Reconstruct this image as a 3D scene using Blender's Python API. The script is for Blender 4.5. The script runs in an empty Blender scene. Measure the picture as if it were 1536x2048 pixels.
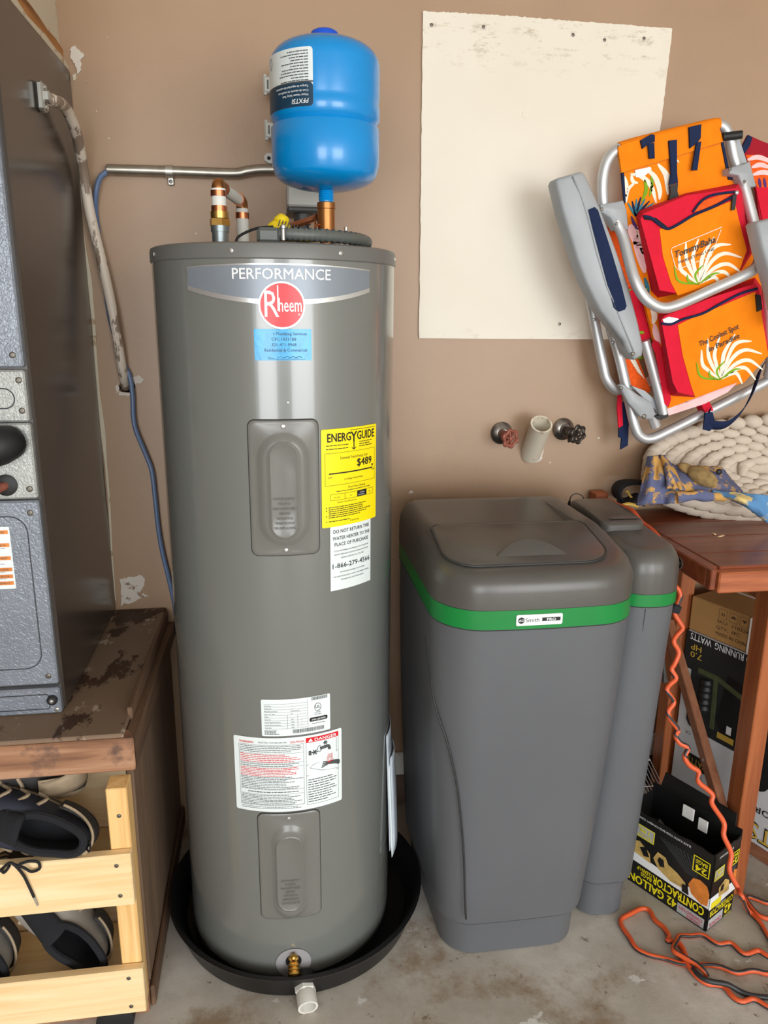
import bpy, bmesh, math, random
from mathutils import Vector as V, Matrix, noise
from mathutils.geometry import tessellate_polygon
random.seed(7)
PI = math.pi
sc = bpy.context.scene
COL = sc.collection

# ------------------------------------------------------------------ camera
YAW, PITCH, ROLL, CAM_H = math.radians(8.5), math.radians(14.7), math.radians(0.5), 1.39
fw = V((math.sin(YAW)*math.cos(PITCH), math.cos(YAW)*math.cos(PITCH), -math.sin(PITCH)))
rt0 = V((math.cos(YAW), -math.sin(YAW), 0)); up0 = rt0.cross(fw)
rt = rt0*math.cos(ROLL)+up0*math.sin(ROLL); up = up0*math.cos(ROLL)-rt0*math.sin(ROLL)
CAM = V((0, 0, CAM_H))
cd = bpy.data.cameras.new('camera'); cd.sensor_fit = 'HORIZONTAL'; cd.sensor_width = 36; cd.lens = 36
cd.clip_start = .02
cam = bpy.data.objects.new('camera', cd); COL.objects.link(cam)
cam.matrix_world = Matrix((( rt.x, up.x, -fw.x, 0), (rt.y, up.y, -fw.y, 0), (rt.z, up.z, -fw.z, CAM_H), (0, 0, 0, 1)))
sc.camera = cam

# ------------------------------------------------------------------ daylight and exposure
w = bpy.data.worlds.new('world'); sc.world = w; w.use_nodes = True
bg = w.node_tree.nodes['Background']; bg.inputs[0].default_value = (.93, .97, 1, 1); bg.inputs[1].default_value = 2.8
# garage daylight behind the viewer, as two lamps; gap added to split heater's reflection
for x0, x1 in ((-1.70, -.15), (1.05, 3.3)):
    ld = bpy.data.lights.new('split_garage_daylight', 'AREA'); ld.shape = 'RECTANGLE'; ld.size = x1-x0; ld.size_y = 2.1
    ld.energy = 6.6*PI*(x1-x0)*2.1; ld.color = (.97, .99, 1)
    lo = bpy.data.objects.new('split_garage_daylight', ld); COL.objects.link(lo)
    lo.location = ((x0+x1)/2, -3.6, 1.3); lo.rotation_euler = (math.radians(90), 0, 0)
sc.view_settings.view_transform = 'Standard'; sc.view_settings.look = 'None'
sc.view_settings.gamma = 1; sc.view_settings.use_curve_mapping = False
sc.view_settings.exposure = -0.03

# ------------------------------------------------------------------ measuring helper: a line of sight meets a real plane
def at(px, py, X=None, Y=None, Z=None):
    d = rt*((px-768)/1536) - up*((py-1024)/1536) + fw
    t = (X/d.x) if X is not None else (Y/d.y) if Y is not None else ((Z-CAM_H)/d.z)
    return CAM + d*t

# ------------------------------------------------------------------ materials
def new_mat(name):
    m = bpy.data.materials.new(name); m.use_nodes = True
    nt = m.node_tree; b = nt.nodes['Principled BSDF']
    return m, nt, b
def lin(c):
    return tuple(((x/255)/12.92 if x/255 <= .04045 else ((x/255+.055)/1.055)**2.4) for x in c)+(1,)
def coords(nt, scale=(1, 1, 1), rnd=True):
    tc = nt.nodes.new('ShaderNodeTexCoord'); mp = nt.nodes.new('ShaderNodeMapping')
    mp.inputs['Scale'].default_value = scale
    nt.links.new(tc.outputs['Object'], mp.inputs['Vector'])
    if rnd:
        oi = nt.nodes.new('ShaderNodeObjectInfo'); mu = nt.nodes.new('ShaderNodeMath'); mu.operation = 'MULTIPLY'; mu.inputs[1].default_value = 37
        nt.links.new(oi.outputs['Random'], mu.inputs[0]); nt.links.new(mu.outputs[0], mp.inputs['Location'])
    return mp.outputs[0]
def noise_n(nt, vec, scale, detail=3, rough=.55, dist=0):
    n = nt.nodes.new('ShaderNodeTexNoise'); n.inputs['Scale'].default_value = scale; n.inputs['Detail'].default_value = detail
    n.inputs['Roughness'].default_value = rough; n.inputs['Distortion'].default_value = dist
    nt.links.new(vec, n.inputs['Vector']); return n.outputs[0]
def ramp(nt, fac, stops, interp='LINEAR'):
    r = nt.nodes.new('ShaderNodeValToRGB'); r.color_ramp.interpolation = interp
    e = r.color_ramp.elements
    while len(e) < len(stops): e.new(.5)
    for el, (p, c) in zip(e, stops): el.position = p; el.color = c
    nt.links.new(fac, r.inputs[0]); return r.outputs[0]
def mix(nt, fac, a, b, mode='MIX'):
    m = nt.nodes.new('ShaderNodeMix'); m.data_type = 'RGBA'; m.blend_type = mode
    for s, v in ((0, fac), (6, a), (7, b)):
        if isinstance(v, (int, float, tuple)): m.inputs[s].default_value = v
        else: nt.links.new(v, m.inputs[s])
    return m.outputs[2]
def bump(nt, b, h, strength=.2, dist=.001):
    n = nt.nodes.new('ShaderNodeBump'); n.inputs['Strength'].default_value = strength; n.inputs['Distance'].default_value = dist
    nt.links.new(h, n.inputs['Height']); nt.links.new(n.outputs[0], b.inputs['Normal'])
def M(name, col, rough=.5, metal=0, var=.12, scale=12, bmp=0, bscale=300, coat=0, rvar=0, spec=None, bdist=.001):
    m, nt, b = new_mat(name); c = lin(col)
    vec = coords(nt)
    n = noise_n(nt, vec, scale, 4)
    dk = tuple(x*(1-var) for x in c[:3])+(1,); lt = tuple(min(1, x*(1+var)) for x in c[:3])+(1,)
    nt.links.new(ramp(nt, n, [(.3, dk), (.7, lt)]), b.inputs['Base Color'])
    b.inputs['Roughness'].default_value = rough; b.inputs['Metallic'].default_value = metal
    if coat: b.inputs['Coat Weight'].default_value = coat; b.inputs['Coat Roughness'].default_value = .08
    if spec is not None: b.inputs['Specular IOR Level'].default_value = spec
    if bmp: bump(nt, b, noise_n(nt, vec, bscale, 2), bmp, bdist)
    return m
def WOOD(name, cols, axis=0, fine=60, along=2.5, rough=.6, bmp=.25, stain=None, dist=.6):
    m, nt, b = new_mat(name)
    s = [fine]*3; s[axis] = along
    vec = coords(nt, tuple(s))
    n = noise_n(nt, vec, 1, 4, .6, dist)
    k = len(cols)
    c = ramp(nt, n, [(.28+.44*i/(k-1), lin(x)) for i, x in enumerate(cols)])
    if stain:
        n2 = noise_n(nt, coords(nt, (1, 1, 1)), stain[1], 5, .65)
        f = ramp(nt, n2, [(stain[2], (0, 0, 0, 1)), (stain[2]+.1, (1, 1, 1, 1))])
        c = mix(nt, f, c, lin(stain[0]))
    nt.links.new(c, b.inputs['Base Color']); b.inputs['Roughness'].default_value = rough
    bump(nt, b, n, bmp, .001); return m
def PATCHY(name, base, over, thr, scale=40, rough=.6, stretch=(1, 1, 1), bmp=.4, metal=0, third=None):
    m, nt, b = new_mat(name); vec = coords(nt, stretch)
    n = noise_n(nt, vec, scale, 6, .65)
    f = ramp(nt, n, [(thr-.015, (0, 0, 0, 1)), (thr+.015, (1, 1, 1, 1))])
    c = mix(nt, f, lin(base), lin(over))
    if third:
        n2 = noise_n(nt, vec, third[1], 5, .7)
        f2 = ramp(nt, n2, [(third[2]-.03, (0, 0, 0, 1)), (third[2]+.03, (1, 1, 1, 1))]); c = mix(nt, f2, c, lin(third[0]))
    nt.links.new(c, b.inputs['Base Color']); b.inputs['Roughness'].default_value = rough; b.inputs['Metallic'].default_value = metal
    bump(nt, b, f, bmp, .0015); return m

MT = {}
def mats():
    d = MT
    # painted block wall
    m, nt, b = new_mat('wall_paint'); vec = coords(nt, rnd=False)
    c = ramp(nt, noise_n(nt, vec, 1.6, 4), [(.3, lin((160, 130, 103))), (.7, lin((174, 143, 114)))])
    v = nt.nodes.new('ShaderNodeTexVoronoi'); v.inputs['Scale'].default_value = 5.5; nt.links.new(vec, v.inputs['Vector'])
    f = ramp(nt, v.outputs['Distance'], [(.018, (1, 1, 1, 1)), (.03, (0, 0, 0, 1))])
    c = mix(nt, f, c, lin((222, 208, 192)))
    nt.links.new(c, b.inputs['Base Color']); b.inputs['Roughness'].default_value = .42
    bump(nt, b, noise_n(nt, vec, 120, 3), .12, .002); d['wall'] = m
    d['side_wall'] = M('side_wall_paint', (128, 112, 98), .7, var=.03, scale=3)
    d['white_wall'] = M('white_wall_paint', (225, 220, 210), .7, var=.03, scale=3)
    # concrete
    m, nt, b = new_mat('concrete'); vec = coords(nt, rnd=False)
    c = ramp(nt, noise_n(nt, vec, 2.6, 8, .62), [(.30, lin((128, 118, 106))), (.44, lin((168, 159, 147))), (.58, lin((188, 181, 171))), (.72, lin((212, 207, 199)))])
    f = ramp(nt, noise_n(nt, vec, 5.5, 6, .7), [(.54, (0, 0, 0, 1)), (.68, (.8, .8, .8, 1))]); c = mix(nt, f, c, lin((136, 112, 84)))
    f = ramp(nt, noise_n(nt, vec, 34, 6, .7), [(.63, (0, 0, 0, 1)), (.68, (.8, .8, .8, 1))]); c = mix(nt, f, c, lin((104, 84, 66)))
    f = ramp(nt, noise_n(nt, coords(nt, (1, 1.6, 1)), 9, 6, .72), [(.64, (0, 0, 0, 1)), (.67, (.8, .8, .8, 1))]); c = mix(nt, f, c, lin((222, 220, 216)))
    nt.links.new(c, b.inputs['Base Color']); b.inputs['Roughness'].default_value = .6
    bump(nt, b, noise_n(nt, vec, 60, 8, .7), .25, .003); d['concrete'] = m
    d['base_white'] = PATCHY('chipped_white_trim', (222, 217, 210), (120, 100, 84), .66, 30, .55)
    d['base_brown'] = M('brown_trim', (98, 76, 62), .6, var=.2)
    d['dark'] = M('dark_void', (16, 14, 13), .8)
    d['cream'] = PATCHY('cream_plaster', (206, 194, 172), (176, 152, 122), .62, 24, .8)
    d['spackle'] = PATCHY('spackle', (214, 204, 192), (150, 122, 102), .6, 40, .8)
    # air handler
    d['fur_side'] = M('dark_enamel_side', (60, 53, 48), .22, var=.08, scale=4, spec=.6)
    def steel(name, col, rough):
        m, nt, b = new_mat(name); vec = coords(nt)
        n = noise_n(nt, vec, 150, 2, .5, 1.2)
        c = lin(col); nt.links.new(ramp(nt, noise_n(nt, vec, 14, 4), [(.3, tuple(x*.82 for x in c[:3])+(1,)), (.7, c)]), b.inputs['Base Color'])
        b.inputs['Roughness'].default_value = rough; b.inputs['Metallic'].default_value = .25
        bump(nt, b, n, .55, .0025); return m
    d['fur_door'] = steel('textured_blue_grey_steel', (136, 142, 152), .3)
    d['galv'] = steel('galvanised_steel', (176, 178, 174), .36)
    d['line'] = M('dark_line', (58, 60, 64), .5)
    d['black_rub'] = M('black_rubber', (24, 24, 25), .55)
    d['black_pl'] = M('black_plastic', (17, 17, 18), .42, var=.1)
    # heater
    d['heater'] = M('heater_grey_enamel', (112, 114, 110), .2, var=.02, scale=3, spec=.6, coat=.7)
    d['heater_lid'] = M('heater_lid_grey', (106, 106, 103), .38, var=.02)
    d['panel'] = M('panel_grey', (114, 113, 108), .24, var=.02, bmp=.05, bscale=160)
    d['lt_grey'] = M('light_grey_plate', (150, 148, 150), .4, var=.03)
    d['screw'] = M('zinc_screw', (205, 205, 205), .28, .9)
    d['dscrew'] = M('dull_screw', (118, 112, 104), .4, .8)
    d['chrome'] = M('silver_foil', (214, 216, 218), .22, .75, var=.05)
    d['slate'] = M('slate_foil', (132, 140, 150), .36, .25, var=.04)
    d['white'] = M('white_print', (238, 240, 240), .45, var=.02)
    d['label'] = M('label_paper', (226, 234, 234), .4, var=.01)
    d['yellow'] = M('yellow_label', (250, 226, 10), .4, var=.01)
    d['ink'] = M('black_ink', (20, 20, 20), .5)
    d['gink'] = M('grey_ink', (70, 74, 76), .5)
    d['rink'] = M('red_ink', (206, 70, 78), .5)
    d['red'] = M('red_print', (214, 28, 38), .3, var=.06)
    d['bluefilm'] = M('blue_film', (62, 168, 222), .22, var=.15, scale=60, bmp=.25, bscale=130)
    d['dblue'] = M('navy_ink', (20, 50, 90), .5)
    d['brass'] = M('brass', (196, 156, 84), .28, .95, var=.1)
    d['bronze'] = M('bronze', (168, 114, 66), .36, .9, var=.12)
    d['copper'] = M('copper', (196, 120, 82), .28, .95, var=.12)
    d['pex'] = M('white_pex', (226, 224, 216), .45, var=.04)
    d['galvn'] = M('galvanised_nipple', (150, 160, 162), .38, .8)
    d['pan'] = M('black_pan', (20, 20, 21), .36, var=.1)
    d['pvc'] = M('pvc_white', (224, 222, 214), .4, var=.04)
    d['pvc_old'] = PATCHY('old_pvc', (222, 212, 192), (190, 172, 148), .6, 30, .5, bmp=.1)
    d['pouch'] = M('clear_pouch', (196, 204, 214), .12, var=.1, scale=30)
    # tank
    d['tank'] = M('blue_tank', (0, 138, 212), .22, var=.03, coat=.25, bmp=.04, bscale=70)
    d['tankcap'] = M('blue_cap', (16, 82, 205), .35)
    d['navy'] = M('label_navy', (16, 58, 84), .4)
    d['emt'] = M('emt_conduit', (166, 160, 150), .34, .85, var=.12, scale=40)
    d['ebox'] = M('grey_box', (186, 186, 180), .45, var=.05)
    d['dgrey'] = M('dark_grey_plastic', (72, 72, 70), .45)
    d['flexg'] = M('grey_flex_conduit', (92, 96, 92), .45, var=.08)
    d['hi_yel'] = M('yellow_plastic', (236, 206, 30), .4)
    d['cable'] = M('blue_cable', (92, 112, 146), .42, var=.08)
    d['peel'] = PATCHY('peeling_conduit', (140, 122, 106), (216, 202, 186), .5, 26, .5, (1, 1, .35), .35)
    d['zinc'] = M('zinc', (188, 186, 180), .32, .85, var=.12)
    # board
    m, nt, b = new_mat('white_board'); vec = coords(nt, rnd=False)
    c = ramp(nt, noise_n(nt, vec, 2.5, 3), [(.3, lin((226, 217, 200))), (.7, lin((234, 226, 211)))])
    f = ramp(nt, noise_n(nt, coords(nt, (1, 1, 1.2), False), 42, 6, .75), [(.7, (0, 0, 0, 1)), (.74, (.6, .6, .6, 1))]); c = mix(nt, f, c, lin((168, 146, 120)))
    # handling grime worn into the top edge and the foot of the board
    sx = nt.nodes.new('ShaderNodeSeparateXYZ'); nt.links.new(vec, sx.inputs[0])
    e1 = ramp(nt, sx.outputs[2], [(.0, (.5, .5, .5, 1)), (.025, (0, 0, 0, 1)), (.585, (0, 0, 0, 1)), (.65, (1, 1, 1, 1))])
    f = ramp(nt, noise_n(nt, coords(nt, (.6, 1, 1.6), False), 26, 8, .8), [(.54, (0, 0, 0, 1)), (.62, (.55, .55, .55, 1))]); f = mix(nt, 1.0, f, e1, 'MULTIPLY')
    c = mix(nt, f, c, lin((176, 156, 128)))
    nt.links.new(c, b.inputs['Base Color']); b.inputs['Roughness'].default_value = .5; bump(nt, b, noise_n(nt, vec, 70, 4), .08, .002); d['board'] = m
    d['rust'] = M('rusty_red', (150, 88, 72), .6, .3, var=.25, scale=60, bmp=.3)
    d['oldchrome'] = M('old_chrome', (150, 144, 138), .25, .9, var=.2, scale=40)
    d['darkiron'] = M('dark_iron', (74, 68, 62), .38, .7, var=.2, scale=60)
    # softener
    d['soft'] = M('softener_grey', (94, 96, 100), .42, var=.03, scale=5, bmp=.06, bscale=420)
    d['softlid'] = M('softener_lid', (82, 79, 75), .3, var=.04, scale=6, bmp=.14, bscale=520)
    d['green'] = M('green_band', (18, 128, 58), .28, var=.05)
    d['seam'] = M('seam', (46, 46, 47), .6)
    # woods
    d['pine'] = WOOD('pine_x', [(230, 190, 132), (241, 210, 160), (247, 224, 182)], 0, 45, 2.2, .55, .1)
    d['pinez'] = WOOD('pine_z', [(210, 156, 90), (234, 192, 128), (242, 208, 154)], 2, 70, 1.6, .55, .12)
    d['ply'] = WOOD('birch_ply', [(226, 194, 148), (240, 214, 172), (246, 226, 190)], 0, 80, 5, .6, .08)
    d['fascia'] = WOOD('weathered_fascia', [(112, 74, 52), (158, 114, 84), (182, 142, 112)], 0, 34, 2.5, .7, .35, ((96, 72, 60), 9, .56))
    d['sidewood'] = WOOD('old_brown_side', [(78, 56, 40), (104, 78, 58), (124, 96, 74)], 1, 30, 2, .7, .3)
    d['plydark'] = WOOD('old_ply_side', [(104, 82, 64), (122, 98, 78), (136, 110, 88)], 2, 24, 3, .75, .2)
    d['deck'] = PATCHY('stained_deck', (126, 104, 84), (66, 44, 30), .53, 6, .65, (1.4, .8, 1), .3, third=((178, 162, 142), 16, .63))
    d['rawwood'] = WOOD('raw_framing', [(122, 76, 34), (168, 112, 56), (190, 136, 78)], 1, 40, 3, .7, .4)
    d['table'] = WOOD('table_red_brown', [(96, 44, 26), (122, 60, 36), (142, 74, 46)], 0, 40, 2, .3, .1, ((160, 108, 84), 9, .68))
    d['tablef'] = WOOD('table_front', [(134, 66, 34), (168, 92, 52), (186, 108, 66)], 0, 55, 3, .45, .25)
    d['leg'] = WOOD('leg_orange', [(132, 68, 34), (160, 88, 46), (178, 108, 64)], 2, 40, 2, .45, .15)
    d['legy'] = WOOD('brace_brown', [(126, 78, 52), (146, 94, 66), (158, 106, 78)], 1, 40, 3, .5, .15)
    # boxes
    d['card'] = M('cardboard', (176, 132, 78), .75, var=.08, scale=6, bmp=.05)
    d['cardink'] = M('cardboard_ink', (84, 62, 40), .7)
    d['tape'] = M('white_strap', (232, 230, 226), .4)
    d['genblk'] = M('box_black_print', (38, 40, 40), .4, var=.1)
    d['genwht'] = M('box_white_print', (206, 206, 208), .5, var=.03)
    d['olive'] = M('olive_print', (74, 80, 52), .45, var=.2, scale=40)
    d['gold'] = M('gold_print', (206, 170, 70), .5)
    d['bagblk'] = M('bag_box_black', (24, 24, 24), .38, var=.1)
    d['bagyel'] = M('bag_box_yellow', (238, 222, 30), .42)
    d['bagtan'] = M('glove_tan', (196, 164, 96), .5, var=.25, scale=60)
    d['bagor'] = M('pumpkin_orange', (222, 132, 54), .5, var=.2, scale=40)
    d['baggry'] = M('bag_silver', (176, 178, 176), .4, var=.12, scale=80)
    d['pink'] = M('pink_print', (214, 84, 110), .5)
    d['orange'] = M('orange_cord', (216, 90, 46), .42, var=.06)
    d['cordblk'] = M('black_cord', (44, 44, 46), .45)
    # fabrics
    def fab(n, c, r=.85, s=900): return M(n, c, r, var=.08, scale=25, bmp=.35, bscale=s, spec=.2)
    d['f_or'] = fab('orange_canvas', (246, 134, 14)); d['f_red'] = fab('red_canvas', (218, 30, 56)); d['f_dred'] = fab('dark_red_canvas', (160, 28, 44))
    d['f_navy'] = fab('navy_webbing', (30, 42, 74)); d['f_wht'] = fab('white_leaf_print', (250, 238, 220)); d['f_grn'] = fab('green_leaf_print', (130, 172, 40))
    d['f_pink'] = fab('pale_pink_print', (246, 206, 206)); d['f_teal'] = fab('teal_print', (60, 130, 150)); d['f_pur'] = fab('purple_print', (92, 54, 116))
    d['f_terry'] = M('orange_terry', (238, 92, 20), .95, var=.15, scale=120, bmp=.9, bscale=500)
    d['alu'] = M('aluminium_tube', (206, 208, 210), .42, .6, var=.06)
    d['armgrey'] = M('grey_arm_plastic', (164, 168, 172), .42, var=.05)
    d['knit'] = M('cream_knit', (206, 192, 176), .95, var=.05, scale=30, bmp=.25, bscale=260, spec=.15)
    d['towel'] = PATCHY('towel', (98, 104, 138), (206, 160, 88), .52, 15, .95, bmp=.2)
    d['towel2'] = PATCHY('blue_yellow_cloth', (92, 142, 190), (230, 206, 136), .55, 15, .95, (1, 1, 1), .2)
    d['plush'] = M('brown_plush', (148, 122, 78), .98, var=.3, scale=60, bmp=.9, bscale=260)
    d['blkcloth'] = M('black_cloth', (26, 27, 32), .9, bmp=.4, bscale=500)
    # shoes
    d['sh_dark'] = M('shoe_charcoal', (56, 54, 54), .75, var=.2, scale=40, bmp=.35, bscale=600)
    d['sh_navy'] = M('shoe_navy', (38, 42, 56), .7, var=.15, bmp=.3, bscale=600)
    d['sh_tan'] = M('shoe_tan', (168, 148, 122), .7, var=.15, scale=30, bmp=.3, bscale=300)
    d['sh_grey'] = M('shoe_grey', (150, 144, 136), .75, var=.12, scale=30, bmp=.4, bscale=400)
    d['sh_in'] = M('shoe_lining', (24, 25, 30), .95)
    d['lace'] = M('black_lace', (22, 22, 24), .8)
    d['wire'] = M('bright_wire', (196, 196, 196), .3, .9)
    d['asphalt'] = M('driveway', (205, 205, 202), .8)
    d['foliage'] = PATCHY('hedge_leaves', (58, 92, 38), (112, 150, 70), .5, 9, .8)
mats()

# ------------------------------------------------------------------ mesh helpers
ORG = {}
class MB:
    def __init__(s): s.v = []; s.f = []
    def add(s, vs, fs):
        o = len(s.v); s.v += [V(p) for p in vs]; s.f += [tuple(i+o for i in f) for f in fs]; return s
    def box(s, c, size, R=None, b=.0):
        hx, hy, hz = [x/2 for x in size]; b = min(b, hx*.9, hy*.9, hz*.9)
        R = R or Matrix.Identity(3); c = V(c); vs = []; fs = []; ix = {}
        if b <= 0:
            for i, (x, y, z) in enumerate([(a, bb, cc) for a in (-1, 1) for bb in (-1, 1) for cc in (-1, 1)]): vs.append(c+R@V((x*hx, y*hy, z*hz)))
            fs = [(0, 1, 3, 2), (4, 6, 7, 5), (0, 4, 5, 1), (2, 3, 7, 6), (0, 2, 6, 4), (1, 5, 7, 3)]
            return s.add(vs, fs)
        for x in (-1, 1):
            for y in (-1, 1):
                for z in (-1, 1):
                    for a in range(3):
                        p = [x*(hx-b), y*(hy-b), z*(hz-b)]; p[a] = (x*hx, y*hy, z*hz)[a]
                        ix[x, y, z, a] = len(vs); vs.append(c+R@V(p))
        for a in range(3):
            o1, o2 = [i for i in range(3) if i != a]
            for sg in (-1, 1):
                q = []
                for u, v in ((-1, -1), (1, -1), (1, 1), (-1, 1)):
                    k = [0, 0, 0]; k[a] = sg; k[o1] = u; k[o2] = v; q.append(ix[k[0], k[1], k[2], a])
                fs.append(tuple(q))
            for u in (-1, 1):
                for v in (-1, 1):
                    k0 = [0]*3; k1 = [0]*3
                    k0[a] = -1; k1[a] = 1; k0[o1] = k1[o1] = u; k0[o2] = k1[o2] = v
                    fs.append((ix[tuple(k0)+(o1,)], ix[tuple(k1)+(o1,)], ix[tuple(k1)+(o2,)], ix[tuple(k0)+(o2,)]))
        for x in (-1, 1):
            for y in (-1, 1):
                for z in (-1, 1): fs.append(tuple(ix[x, y, z, a] for a in range(3)))
        return s.add(vs, fs)
    def bx(s, x0, x1, y0, y1, z0, z1, b=.002):
        return s.box(((x0+x1)/2, (y0+y1)/2, (z0+z1)/2), (abs(x1-x0), abs(y1-y0), abs(z1-z0)), None, b)
    def loft(s, rings, cap0=True, cap1=True, closed=True):
        n = len(rings[0]); vs = [p for r in rings for p in r]; fs = []
        for k in range(len(rings)-1):
            for i in range(n if closed else n-1):
                j = (i+1) % n; fs.append((k*n+i, k*n+j, (k+1)*n+j, (k+1)*n+i))
        if cap0: fs.append(tuple(range(n)))
        if cap1: fs.append(tuple((len(rings)-1)*n+i for i in range(n)))
        return s.add(vs, fs)
    def tube(s, pts, r, n=10, caps=True, closed=False):
        pts = [V(p) for p in pts]; N = len(pts)
        rr = r if isinstance(r, (list, tuple)) else [r]*N
        T = []
        for i in range(N):
            a = pts[(i-1) % N] if (closed or i > 0) else pts[0]; b = pts[(i+1) % N] if (closed or i < N-1) else pts[-1]
            T.append((b-a).normalized())
        u = T[0].orthogonal().normalized(); rings = []
        for i in range(N):
            u = (u - T[i]*u.dot(T[i]))
            u = u.normalized() if u.length > 1e-6 else T[i].orthogonal().normalized()
            v = T[i].cross(u)
            rings.append([pts[i]+(u*math.cos(2*PI*k/n)+v*math.sin(2*PI*k/n))*rr[i] for k in range(n)])
        if closed: rings.append(rings[0]); caps = False
        return s.loft(rings, caps, caps)
    def cyl(s, p0, p1, r0, r1=None, n=20, caps=True):
        return s.tube([p0, p1], [r0, r0 if r1 is None else r1], n, caps)
    def lathe(s, prof, c=(0, 0, 0), ax=(0, 0, 1), n=32, cap0=True, cap1=True):
        ax = V(ax).normalized(); u = ax.orthogonal().normalized(); v = ax.cross(u); c = V(c)
        return s.loft([[c+ax*z+(u*math.cos(2*PI*k/n)+v*math.sin(2*PI*k/n))*max(r, 1e-5) for k in range(n)] for r, z in prof], cap0, cap1)
    def grid(s, fn, nu, nv, closed_u=False):
        vs = [fn(i/(nu if closed_u else nu-1), j/(nv-1)) for j in range(nv) for i in range(nu)]; fs = []
        for j in range(nv-1):
            for i in range(nu if closed_u else nu-1):
                k = (i+1) % nu; fs.append((j*nu+i, j*nu+k, (j+1)*nu+k, (j+1)*nu+i))
        return s.add(vs, fs)
    def ell(s, c, r, R=None, n=10, m=7):
        R = R or Matrix.Identity(3); c = V(c)
        return s.loft([[c+R@V((r[0]*math.cos(2*PI*k/n)*math.sin(PI*j/m), r[1]*math.sin(2*PI*k/n)*math.sin(PI*j/m), r[2]*math.cos(PI*j/m))) for k in range(n)] for j in [.04]+list(range(1, m))+[m-.04]])
    def prism(s, A, B):
        """closed solid between two outlines with the same number of points"""
        n = len(A); A = [V(p) for p in A]; B = [V(p) for p in B]
        ta = tessellate_polygon([A]); tb = tessellate_polygon([B])
        fs = [tuple(t) for t in ta]+[tuple(i+n for i in t) for t in tb]+[(i, (i+1) % n, (i+1) % n+n, i+n) for i in range(n)]
        return s.add(A+B, fs)
    def poly(s, A):
        A = [V(p) for p in A]; return s.add(A, [tuple(t) for t in tessellate_polygon([A])])
    # ---- thin print on a mapped surface m(u, v, w)
    def col(s, us, lo, hi, m, w=0, nv=2):
        return s.grid(lambda a, b: m(us[round(a*(len(us)-1))], lo(us[round(a*(len(us)-1))])*(1-b)+hi(us[round(a*(len(us)-1))])*b, w), len(us), nv)
    def rect(s, u0, u1, v0, v1, m, w=0, r=0, step=.008):
        us = spread(u0, u1, step)
        if r > 0:
            ex = [r*(1-math.cos(a*PI/10)) for a in range(0, 6)]
            us = sorted(set([round(x, 6) for x in us if u0+r < x < u1-r]+[round(u0+e, 6) for e in ex]+[round(u1-e, 6) for e in ex]))
        def ins(u):
            d = min(u-u0, u1-u); return 0 if (r <= 0 or d >= r) else r-math.sqrt(max(0, r*r-(r-d)**2))
        return s.col(us, lambda u: v0+ins(u), lambda u: v1-ins(u), m, w, 3)
    def text(s, t, u, v, h, m, w=0, width=None, align='L', bold=0, sx=1, shear=0):
        vs, fs, x0, x1 = glyphs(t, 0, shear)
        k = h/.70; kx = k*sx
        if width: kx = width/(x1-x0)
        W = (x1-x0)*kx; off = u-x0*kx - (W if align == 'R' else W/2 if align == 'C' else 0)
        d = bold*.7
        for i, (dx, dy) in enumerate(((0, 0), (d, 0), (-d, 0), (0, d*.7), (0, -d*.7)) if d else ((0, 0),)):
            s.add([m(off+(x+dx)*kx, v+(y+dy)*k, w+i*.00004) for x, y in vs], fs)
        return s
    def build(s, name, mat, parent=None, ang=35, label=None, kind=None, solid=0, fix=True):
        me = bpy.data.meshes.new(name)
        if parent is not None: org = ORG[parent.name]
        else:
            xs = [p.x for p in s.v]; ys = [p.y for p in s.v]; zs = [p.z for p in s.v]
            org = Matrix.Translation(((min(xs)+max(xs))/2, (min(ys)+max(ys))/2, min(zs)))
        inv = org.inverted()
        me.from_pydata([inv@p for p in s.v], [], s.f); me.validate()
        if fix:
            bm = bmesh.new(); bm.from_mesh(me); bmesh.ops.remove_doubles(bm, verts=bm.verts, dist=1e-6); bmesh.ops.recalc_face_normals(bm, faces=bm.faces); bm.to_mesh(me); bm.free()
        me.polygons.foreach_set('use_smooth', [True]*len(me.polygons)); me.set_sharp_from_angle(angle=math.radians(ang))
        me.materials.append(MT[mat] if isinstance(mat, str) else mat)
        o = bpy.data.objects.new(name, me); COL.objects.link(o)
        if parent is not None: o.parent = parent
        else: o.matrix_world = org
        ORG[o.name] = org
        if solid:
            md = o.modifiers.new('thickness', 'SOLIDIFY'); md.thickness = solid; md.offset = 0
        if label: o['label'] = label
        if kind: o['kind'] = kind
        return o
def spread(a, b, step):
    n = max(2, int(abs(b-a)/step)+2); return [a+(b-a)*i/(n-1) for i in range(n)]
_G = {}
def glyphs(t, bold=0, shear=0):
    key = (t, bold, shear)
    if key not in _G:
        c = bpy.data.curves.new('t', 'FONT'); c.body = t; c.offset = bold; c.shear = shear; c.resolution_u = 2
        o = bpy.data.objects.new('t', c); me = o.to_mesh()
        vs = [(p.co.x, p.co.y) for p in me.vertices]; fs = [tuple(p.vertices) for p in me.polygons]
        o.to_mesh_clear(); bpy.data.objects.remove(o); bpy.data.curves.remove(c)
        xs = [p[0] for p in vs] or [0, 1]
        _G[key] = (vs, fs, min(xs), max(xs))
    return _G[key]
def cat(pts, n=6, closed=False):
    """Catmull-Rom through the points"""
    P = [V(p) for p in pts]; N = len(P); out = []
    for i in range(N if closed else N-1):
        p0 = P[(i-1) % N] if closed or i > 0 else P[0]*2-P[1]; p1 = P[i]; p2 = P[(i+1) % N]
        p3 = P[(i+2) % N] if closed or i+2 < N else P[-1]*2-P[-2]
        for k in range(n):
            t = k/n; out.append(.5*((2*p1)+(p2-p0)*t+(2*p0-5*p1+4*p2-p3)*t*t+(3*p1-p0-3*p2+p3)*t**3))
    if not closed: out.append(P[-1])
    return out
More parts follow.
